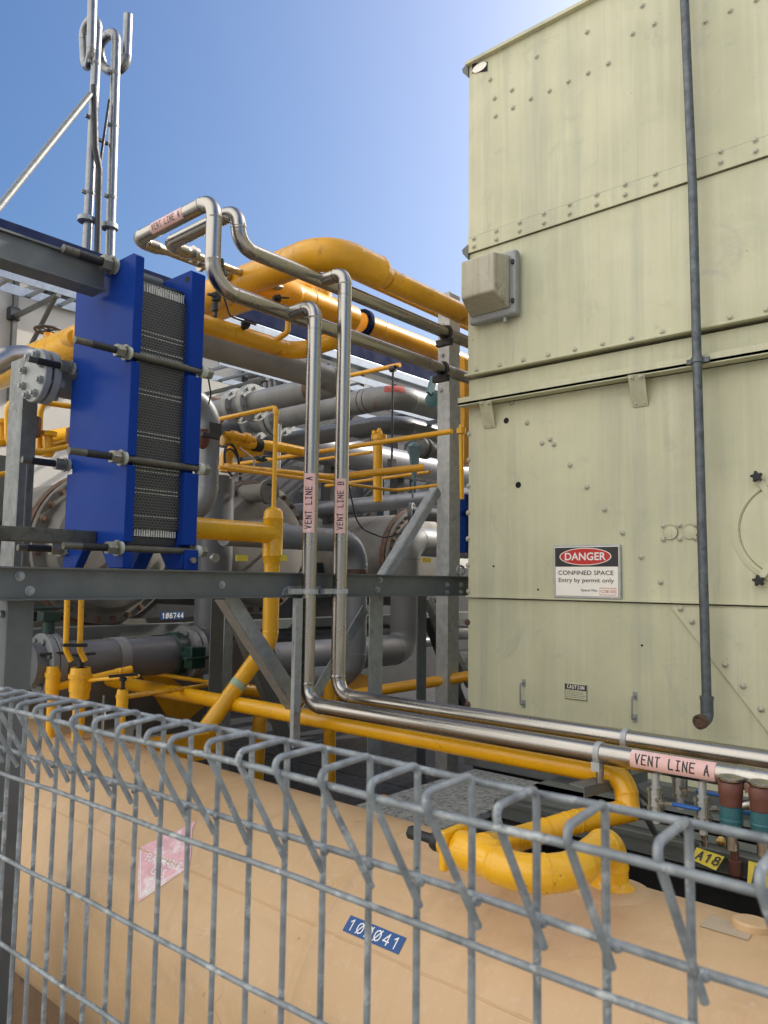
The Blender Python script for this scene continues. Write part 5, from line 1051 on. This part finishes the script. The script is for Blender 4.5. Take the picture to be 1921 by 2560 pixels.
# low yellow pipes in the shade
YS = 2.75
t = mk('yellow_pipe', 'shaded yellow pipe running low behind the rear posts', 'pipe', [at(800, 1755, X=3.0), at(860, 1740, X=3.0), at(1175, 1690, Y=1.9+.45)], .028, 'yellow2', .1, 0, 20)
z_ = at(620, 1725, Y=3.1).z
mk('yellow_pipe', 'shaded yellow loop under the diagonal braces', 'pipe', [at(588, 1722, Y=3.1), at(700, 1738, Y=3.1), at(790, 1725, Y=3.1)], .032, 'yellow2', .08, 0, 20)
mk('yellow_pipe', 'short yellow downpipe behind the long yellow pipe, left of the hanger', 'pipe', [at(760, 1750, Y=3.0), at(652, 1770, Y=3.0), at(640, 1960, Y=3.0)], .036, 'yellow2', .08, 0, 20)
mk('yellow_pipe', 'yellow downpipe standing just right of the hanger', 'pipe', [at(825, 1700, Y=2.7), at(825, 2050, Y=2.7)], .030, 'yellow2', .08, 0, 20)
c = at(960, 2030, X=2.3); bm = B(); torus(bm, c+V((.02, .02, -.06)), V((.7, -.7, 0)), .085, .03, R(-40), R(130), 16, 16); solo('yellow_elbow', bm, M['yellow2'], 'yellow pipe elbow rising beside the speckled grey plate', 'pipe fitting')
bm = B(); pts = [at(*p, Y=3.7) for p in ((360, 1690), (420, 1690), (520, 1760), (470, 1800), (420, 1790))]; slab(bm, pts, (0, .03, 0)); solo('yellow_gusset', bm, M['yellow2'], 'yellow gusset plate on the shaded skid below the green butterfly valve', 'support'); bm = B(); pts = [at(*p, Y=3.7) for p in ((870, 1680), (930, 1690), (925, 1760), (840, 1740))]; slab(bm, pts, (0, .03, 0)); part_ = solo('yellow_gusset', bm, M['yellow2'], 'yellow gusset plate on the shaded skid behind the vent risers', 'support')
bm = B(); box(bm, at(360, 1860, Y=2.9), at(560, 1890, Y=2.9)+V((0, .1, 0))); solo('yellow_skid_rail', bm, M['yellow2'], 'yellow skid rail low behind the fence top', 'rail', 0, .004)

# thin yellow rails among the pipes
def rail(label, pts, r=.0125, m='yellow2', bend=.05): return mk('yellow_rail', label, 'thin pipe', pts, r, m, bend, 0, 12)
X3 = 2.85; a = at(1000, 915, X=3.6); rail('thin yellow rail climbing to a clamp under the polished header', [at(555, 1008, X=3.6), at(660, 985, X=3.6), at(1000, 912, X=3.6)], .015)
bm = B(); q = at(983, 922, X=3.58); cyl(bm, q, q-Z_*.60, .007, 8); lathe(bm, q, (0, 1, 0), [(-.02, .02), (.02, .02)], 10); obox(bm, q-Z_*.6, (.02, 0, 0), (0, .02, 0), (0, 0, .025)); solo('hanger_rod', bm, M['dark'], 'dark hanger rod joining two thin yellow rails', 'hanger')
rail('long thin yellow rail crossing in front of the dark sloping pipe', [at(560, 1166, X=2.75), at(1130, 1078, X=2.75)], .0125)
rail('thin brown yellow rail just above the open nozzle', [at(548, 1168, Y=2.75), at(985, 1226, Y=2.75), at(1140, 1208, Y=2.4)], .009)
z_ = at(700, 1180, Y=2.8).z; rail('medium yellow pipe turning below the dark sloping pipe', [at(565, 1168, Y=2.8), at(830, 1194, Y=2.8), at(1060, 1168, Y=2.45)], .019, 'yellow2', .09)
rail('thin yellow rail between the two vent risers', [at(790, 1150, X=3.0), at(930, 1130, X=3.0)], .009)
t = mk('yellow_pipe', 'short yellow standpipe with a capped valve behind vent line B', 'pipe', [at(945, 1255, Y=2.85), at(945, 1090, Y=2.85)], .027, 'yellow', .1, 0, 18)
q = at(948, 1092, Y=2.85); bm = B(); lathe(bm, q-Z_*.02, Z_, [(0, .03), (.002, .045), (.03, .045), (.032, .02), (.05, .018), (.07, .006)], 14); bar(bm, q+V((-.05, 0, .02)), q+V((.05, 0, .0)), .02, .02); part('valve_head', bm, M['yellow'], t)
t = mk('yellow_pipe', 'slim yellow riser in the gap beside the casing corner', 'pipe', [at(1155, 1248, Y=2.3), at(1153, 1075, Y=2.3)], .012, 'yellow', .1, 0, 14)
q = at(1153, 1085, Y=2.3); bm = B(); lathe(bm, q, Z_, [(0, .013), (.002, .024), (.03, .024), (.034, .012), (.05, .01)], 12); part('valve_head', bm, M['yellow'], t)
bm = B(); c = at(1160, 1310, Y=2.6); box(bm, c-V((.05, .05, .17)), c+V((.07, .05, .17))); lathe(bm, c+V((-.06, -.04, .07)), V((-1, -1, 0)), [(0, .03), (.02, .03), (.03, .012), (.05, .012)], 12); solo('blue_cabinet', bm, M['blue'], 'small blue cabinet glimpsed between the post and the casing', 'cabinet', 30, .004)
bm = B(); c = at(1160, 930, Y=2.55); box(bm, c-V((.06, .05, .55)), c+V((.08, .05, .06))); solo('yellow_upright', bm, M['yellow2'], 'yellow upright in the gap between the tall post and the casing', 'support', 0, .004)
# coiled hose and small fittings left of the thin riser
bm = B(); c = at(580, 1150, Y=2.9); torus(bm, c, V((.5, -1, .1)), .075, .006, 0, 2*math.pi, 30, 8); torus(bm, c+V((.01, .01, -.01)), V((.4, -1, .15)), .065, .005, 0, 2*math.pi, 30, 8); solo('hose_coil', bm, M['dark'], 'loosely coiled dark hose behind the thin yellow riser', 'hose')
t = mk('yellow_pipe', 'short yellow nozzle with a black collar behind the thin riser', 'pipe', [at(556, 1100, Y=2.95), at(700, 1118, Y=2.95), at(760, 1130, Y=2.95)], .026, 'yellow', .1, 0, 18, [])
q = at(643, 1112, Y=2.95); bm = B(); lathe(bm, q, X_, [(-.02, .027), (-.018, .034), (.02, .034), (.022, .027)], 18); part('collar', bm, M['black'], t)
mk('yellow_pipe', 'stubby yellow pipe below the black collar', 'pipe', [at(565, 1180, Y=3.0), at(568, 1130, Y=3.0), at(650, 1125, Y=3.0)], .032, 'yellow', .05, 0, 18)
bm = B(); pipe(bm, [at(872, 1212, Y=2.6), at(895, 1320, Y=2.6), at(960, 1345, Y=2.6), at(1020, 1330, Y=2.6), at(1032, 1290, Y=2.6)], .004, .14, 8); solo('loose_cable', bm, M['black'], 'thin black cable drooping in front of the right vessel', 'cable')

# ------------------------------------------------------------------ left side behind the heat exchanger
XY = 2.2; a = at(60, 912, X=XY); ry = rad(78, a); zy = at(100, 895, X=XY).z
t = mk('yellow_pipe', 'thick yellow pipe left of the blue heat exchanger under a handwheel', 'pipe', [(XY, at(195, 860, X=XY).y-.4, zy), (XY, at(0, 930, X=XY).y+1.5, zy)], ry, 'yellow', .1, 0, 28, [BAND((XY, at(153, 870, X=XY).y, zy), Y_, ry, .01, 'yellow2', 'weld')])
def gate(px, py, Yq, label, wr):
    q = at(px, py, Y=Yq); t = thing('gate_valve', label, 'valve', q-Z_*.3)
    bm = B(); lathe(bm, q-Z_*.26, Z_, [(0, .05), (.10, .05), (.101, .075), (.13, .075), (.131, .035), (.24, .03)], 18); part('bonnet', bm, M['yellow2'], t)
    bm = B(); torus(bm, q, Z_, wr, .010, 0, 2*math.pi, 28, 8); 
    for k in range(4): a = k*math.pi/2+.4; cyl(bm, q, q+V((math.cos(a)*wr, math.sin(a)*wr, 0)), .007, 8)
    lathe(bm, q-Z_*.03, Z_, [(0, .018), (.05, .018)], 12); part('handwheel', bm, M['black'], t)
gate(122, 826, 5.0, 'yellow gate valve with a black handwheel against the cream wall', .085)
gate(97, 885, 4.4, 'lower yellow gate valve half hidden behind the blind flange', .075)
mk('yellow_pipe', 'yellow branch pipe joining the upper gate valve', 'pipe', [at(110, 880, Y=5.0), at(190, 845, Y=4.3)], .05, 'yellow2', .1, 0, 18)
XF2 = 1.20; c = at(84, 938, X=XF2); t = thing('blind_flange', 'round grey blind flange with hex bolts left of the blue heat exchanger', 'flange', c-Z_*.1)
rbf = .098; zc = c.z; bm = B(); lathe(bm, c, X_, [(0, rbf-.003), (.003, rbf), (.022, rbf), (.0245, rbf-.002)], 40); part('cover', bm, M['lampgrey'], t)
bm = B(); lathe(bm, c+X_*.034, X_, [(0, rbf), (.024, rbf)], 40); part('mating_flange', bm, M['lampgrey'], t)
for k in range(8):
    a_ = 2*math.pi*(k+.5)/8; p = c+V((0, math.cos(a_)*rbf*.78, math.sin(a_)*rbf*.78)); bm = B(); cyl(bm, p-X_*.022, p+X_*.08, .009, 12); hexnut(bm, p-X_*.014, X_, .015, .0135); hexnut(bm, p+X_*.0585, X_, .016, .018); part('bolt', bm, M['lampgrey'], t)
bm = B(); cyl(bm, c+X_*.058, c+X_*.44, .062, 28); part('pipe', bm, M['gpiper'], t)
rail('yellow handrail loop at the left edge by the steel post', [at(105, 999, Y=3.2), at(20, 1000, Y=3.2), at(22, 1125, Y=3.2), at(105, 1130, Y=3.2)], .016, 'yellow', .06)
mk('grey_pipe', 'short silver lagged bend above the yellow pipe at the left edge', 'pipe', [at(-20, 915, Y=4.2), at(20, 893, Y=4.2), at(60, 890, Y=4.2), at(120, 910, Y=4.2)], .06, 'steel', .1, 0, 20)
for i, (lb, pts, r) in enumerate((
    ('thin yellow pipe just under the blind flange', [at(185, 1017, Y=3.3), at(110, 1006, Y=3.3), at(101, 1030, Y=3.3), at(98, 1130, Y=3.3)], .013),
    ('yellow manifold tube left of the blue plate at mid height', [at(100, 1098, Y=3.5), at(190, 1082, Y=3.5)], .034),
    ('lower of the thin yellow tubes left of the blue plate', [at(95, 1125, Y=3.3), at(190, 1098, Y=3.3)], .012),
    ('lowest thin yellow tube left of the blue plate', [at(95, 1132, Y=3.2), at(190, 1112, Y=3.2)], .011),
    ('yellow tube at the left edge behind the handrail loop', [at(-10, 1085, Y=3.6), at(45, 1072, Y=3.6)], .040),
    ('thin yellow tube crossing low at the left edge', [at(-10, 1188, Y=3.3), at(45, 1178, Y=3.3)], .011))): rail(lb, pts, r, 'yellow')
for (px, py), lb in (((122, 1085), 'small yellow stem valve with a dark head left of the blue plate'), ((5, 1055), 'small yellow stem valve at the very left edge')):
    q = at(px, py, Y=3.25); t = thing('stem_valve', lb, 'valve', q-Z_*.1); bm = B(); lathe(bm, q-Z_*.1, Z_, [(0, .02), (.02, .03), (.04, .018), (.09, .018), (.092, .034), (.11, .034)], 14); part('body', bm, M['yellow'], t); bm = B(); lathe(bm, q+V((.12, 0, -.05)), Z_, [(0, .02), (.01, .04), (.09, .04), (.1, .015), (.2, .01)], 12); part('actuator', bm, M['oxide'], t)
bm = B(); box(bm, (at(-40, 1150, Y=3.9).x, 3.9, 0), (at(42, 1150, Y=3.9).x, 3.95, at(20, 1140, Y=3.9).z)); solo('dark_sheet', bm, M['dark'], 'dark sheet filling the background at the left edge behind the handrail', 'cabinet', 0)  # plain dark sheet closing off the background beyond the rail loop

# ------------------------------------------------------------------ yellow valve manifold standing on the tank
def riser(px, py0, py1, label, wpx, fat=None):
    b = tank_top(px-3, py0); tp = at(px, py1, X=b.x); r = rad(wpx, b); t = thing('manifold_valve', label, 'valve', b)
    H = tp.z-b.z; bm = B(); cyl(bm, (b.x, b.y, b.z-.2), (b.x, b.y, tp.z), r, 16); part('riser', bm, M['yellow'], t)
    bm = B(); f = fat or 1.5; lathe(bm, (b.x, b.y, tp.z-H*.45), Z_, [(0, r), (.004, r*f*.92), (H*.12, r*f*.92), (H*.121, r*f), (H*.30, r*f), (H*.301, r*f*1.12), (H*.36, r*f*1.12), (H*.361, r*f), (H*.45, r*f*.9)], 18); part('body', bm, M['yellow'], t)
    bm = B(); q = V((b.x, b.y, tp.z)); lathe(bm, q, Z_, [(0, r*.5), (.03, r*.5), (.031, r*.9), (.045, r*.9)], 12); bar(bm, q+V((-.05, .02, .05)), q+V((.05, -.02, .055)), .02, .01); part('handle', bm, M['black'], t, 38, .002)
    return t, q, r
_, m1, rm = riser(128, 1842, 1664, 'yellow valve stem standing on the tank nearest the left column', 22, 1.6)
_, m2, _ = riser(197, 1850, 1668, 'stout yellow valve with a long flat lever on the tank', 30, 1.75)
_, m3, _ = riser(304, 1870, 1722, 'short yellow valve stem, rightmost of the three on the tank', 20, 1.45)
bm = B(); bar(bm, at(205, 1702, X=1.58), at(345, 1690, X=1.66), .030, .014, Z_); solo('flat_lever', bm, M['yellow'], 'long flat yellow lever reaching right from the stout valve', 'lever', 30, .005)
mk('yellow_pipe', 'short yellow cross pipe joining the valve stems on the tank', 'pipe', [m1-Z_*.09, at(330, 1673, X=1.85)], .017, 'yellow', .1, 0, 16, [BAND(at(300, 1680, X=1.80), (at(330, 1673, X=1.85)-at(230, 1683, X=1.75)), .018, .03, 'yellow2', 'coupling')])
rail('thin yellow tube making a long narrow loop above the long yellow pipe', [at(210, 1656, X=1.9), at(330, 1674, X=2.0), at(541, 1709, X=2.3), at(460, 1722, X=2.1), at(310, 1742, X=1.62)], .0105, 'yellow', .012)
rail('thin yellow tube running left behind the valve stems', [at(195, 1650, X=1.9), at(78, 1666, X=1.75)], .0105, 'yellow')
for px, lb in ((172, 'left of two thin yellow tubes dropping from the beam'), (207, 'right of two thin yellow tubes dropping from the beam')):
    rail(lb, [at(px, 1380, Y=2.75), at(px-7, 1625, Y=2.75), at(px+6, 1652, Y=2.75)], .0105, 'yellow', .04)
bm = B(); bar(bm, at(156, 1613, Y=2.73), at(216, 1613, Y=2.73), .02, .012); solo('tube_clamp', bm, M['dark'], 'dark clamp bar across the two thin yellow tubes', 'clamp', 0)
bm = B(); c = at(258, 1790, X=2.0); cyl(bm, c+Z_*.1, c-Z_*.3, .006, 10); hexnut(bm, c, Z_, .012, .02); solo('drain_tube', bm, M['galvl'], 'thin pale drain tube between two valve stems behind the fence', 'thin pipe')
mk('yellow_pipe', 'yellow pipe seen low behind the fence at the left column', 'pipe', [at(72, 1800, X=1.9), at(140, 1690, X=2.1), at(230, 1712, X=2.3)], .028, 'yellow2', .08, 0, 16)

# ------------------------------------------------------------------ small clutter among the pipes
def small(name, label, cat, pts, r, m, seg=10, bend=.03): bm = B(); pipe(bm, pts, r, bend, seg); return solo(name, bm, M[m], label, cat)
small('impulse_tube', 'thin steel impulse tube bent round beside the thin yellow riser', 'thin pipe', [at(600, 1120, Y=2.85), at(640, 1150, Y=2.85), at(628, 1185, Y=2.85), at(575, 1195, Y=2.85)], .004, 'galvl')
small('impulse_tube', 'pale vertical tube just right of the thin yellow riser', 'thin pipe', [at(700, 1060, Y=3.3), at(697, 1180, Y=3.3)], .010, 'galvl')
small('impulse_tube', 'thin pale tube looping under the large yellow bend', 'thin pipe', [at(560, 742, Y=2.6), at(575, 790, Y=2.6), at(600, 800, Y=2.6), at(640, 812, Y=2.6)], .004, 'dark')
small('hanging_cable', 'thin dark cable hanging down from the blue frame plate top nut', 'cable', [at(522, 950, Y=2.35), at(528, 985, Y=2.4), at(522, 1010, Y=2.5)], .003, 'black', 8)
bm = B(); q = at(655, 1148, Y=2.84); lathe(bm, q, X_, [(-.03, .008), (-.029, .013), (.012, .013), (.013, .008), (.03, .007)], 12); bar(bm, q+V((0, -.01, .012)), q+V((.07, -.02, .016)), .012, .005); solo('needle_valve', bm, M['green'], 'tiny green handled needle valve under the black collar', 'valve')
bm = B(); q = at(600, 1092, Y=2.9); lathe(bm, q, X_, [(-.09, .014), (-.05, .016), (-.049, .024), (-.02, .024), (-.019, .018), (.03, .018), (.031, .026), (.055, .026), (.056, .016), (.09, .015)], 16); solo('yellow_union', bm, M['yellow2'], 'small yellow union fitting leading to the black collar', 'pipe fitting')
bm = B(); q = at(605, 1395, Y=2.58); box(bm, q-V((.03, .003, .013)), q+V((.03, .003, .013))); solo('yellow_marker', bm, M['tagy'], 'little yellow marker strip left of the yellow tee', 'tag', 0)
bm = B(); q = at(708, 1395, Y=2.58); box(bm, q-V((.022, .003, .013)), q+V((.022, .003, .013))); solo('yellow_marker', bm, M['tagy'], 'little yellow marker strip right of the yellow tee', 'tag', 0)
bm = B(); q = at(1066, 1400, Y=3.0); box(bm, q-V((.045, .003, .014)), q+V((.045, .003, .014))); solo('yellow_marker', bm, M['tagy'], 'yellow marker strip beside the tall post above the beam', 'tag', 0)
bm = B(); c = at(1030, 1285, Y=3.6); flange(bm, c, V((.5, -1, 0)), .085, .03, 8); cyl(bm, c, c+V((.25, -.1, 0)), .05, 20); solo('side_nozzle', bm, M['gpiped'], 'dark flanged nozzle on the right vessel head behind the diagonal brace', 'flange')
bm = B(); c = at(1152, 1440, Y=2.3); torus(bm, c+V((0, 0, .03)), V((-.4, -1, 0)), .022, .007, 0, 2*math.pi, 18, 8); cyl(bm, c-Z_*.06, c+Z_*.012, .008, 10); solo('shackle', bm, M['galv'], 'galvanised shackle hanging at the beam end by the casing', 'shackle')
for k, (px, py) in enumerate(((468, 1390), (530, 1395))):
    bm = B(); q = at(px, py, Y=2.7); lathe(bm, q, (0, -1, 0), [(0, .012), (.02, .012), (.021, .02), (.03, .02)], 10); solo('drain_plug', bm, M['galv'], ('drain plug under the blue frame plate', 'drain plug right of the blue frame plate')[k], 'pipe fitting')

mk('grey_pipe', 'blue grey pipe running level behind the right vessel under the rails', 'pipe', [at(640, 1290, Y=5.2), at(1180, 1236, Y=4.5)], .075, 'gpiped', .1, 0, 20)
rail('thin yellow rail low behind the standpipe with the capped valve', [at(815, 1215, X=3.6), at(1075, 1180, X=3.6)], .011)
for k, px in enumerate((838, 1003)):
    bm = B(); a_ = at(px, 1140, Y=5.0); box(bm, (a_.x-.05, 5.0, 0), (a_.x+.05, 5.1, 3.6)); solo('support_post', bm, M['dark'], ('dark slim post in the shade behind vent line B', 'dark slim post in the shade behind the pale blue lever valve')[k], 'support', 0)
GROUPS = {'yellow_gusset': 'yellow gusset plates on the skid', 'support_post': 'dark posts behind the pipes', 'vent_stack': 'roof vent stacks', 'cable_tray': 'cable trays along the cream building', 'pressure_vessel': 'pressure vessels behind the frame', 'vent_pipe': 'polished vent lines',
          'drain_valve': 'small valves under the vent lines', 'relief_valve': 'relief valves at the right edge', 'manifold_valve': 'yellow valves on the tank', 'butterfly_valve': 'green butterfly valves on the low pipe',
          'gate_valve': 'gate valves by the cream wall', 'tag': 'yellow tags under the deck', 'yellow_rail': 'thin yellow tubes', 'yellow_pipe': 'yellow pipes', 'grey_pipe': 'grey pipes', 'lever_valve': 'lever valves by the tall post',
          'stem_valve': 'stem valves left of the heat exchanger', 'impulse_tube': 'thin impulse tubes', 'yellow_marker': 'yellow marker strips', 'number_plate': 'blue number plates', 'drain_plug': 'drain plugs'}
for o in bpy.data.objects:
    k = o.name.split('.')[0]
    if o.parent is None and k in GROUPS and 'label' in o: o['group'] = GROUPS[k]
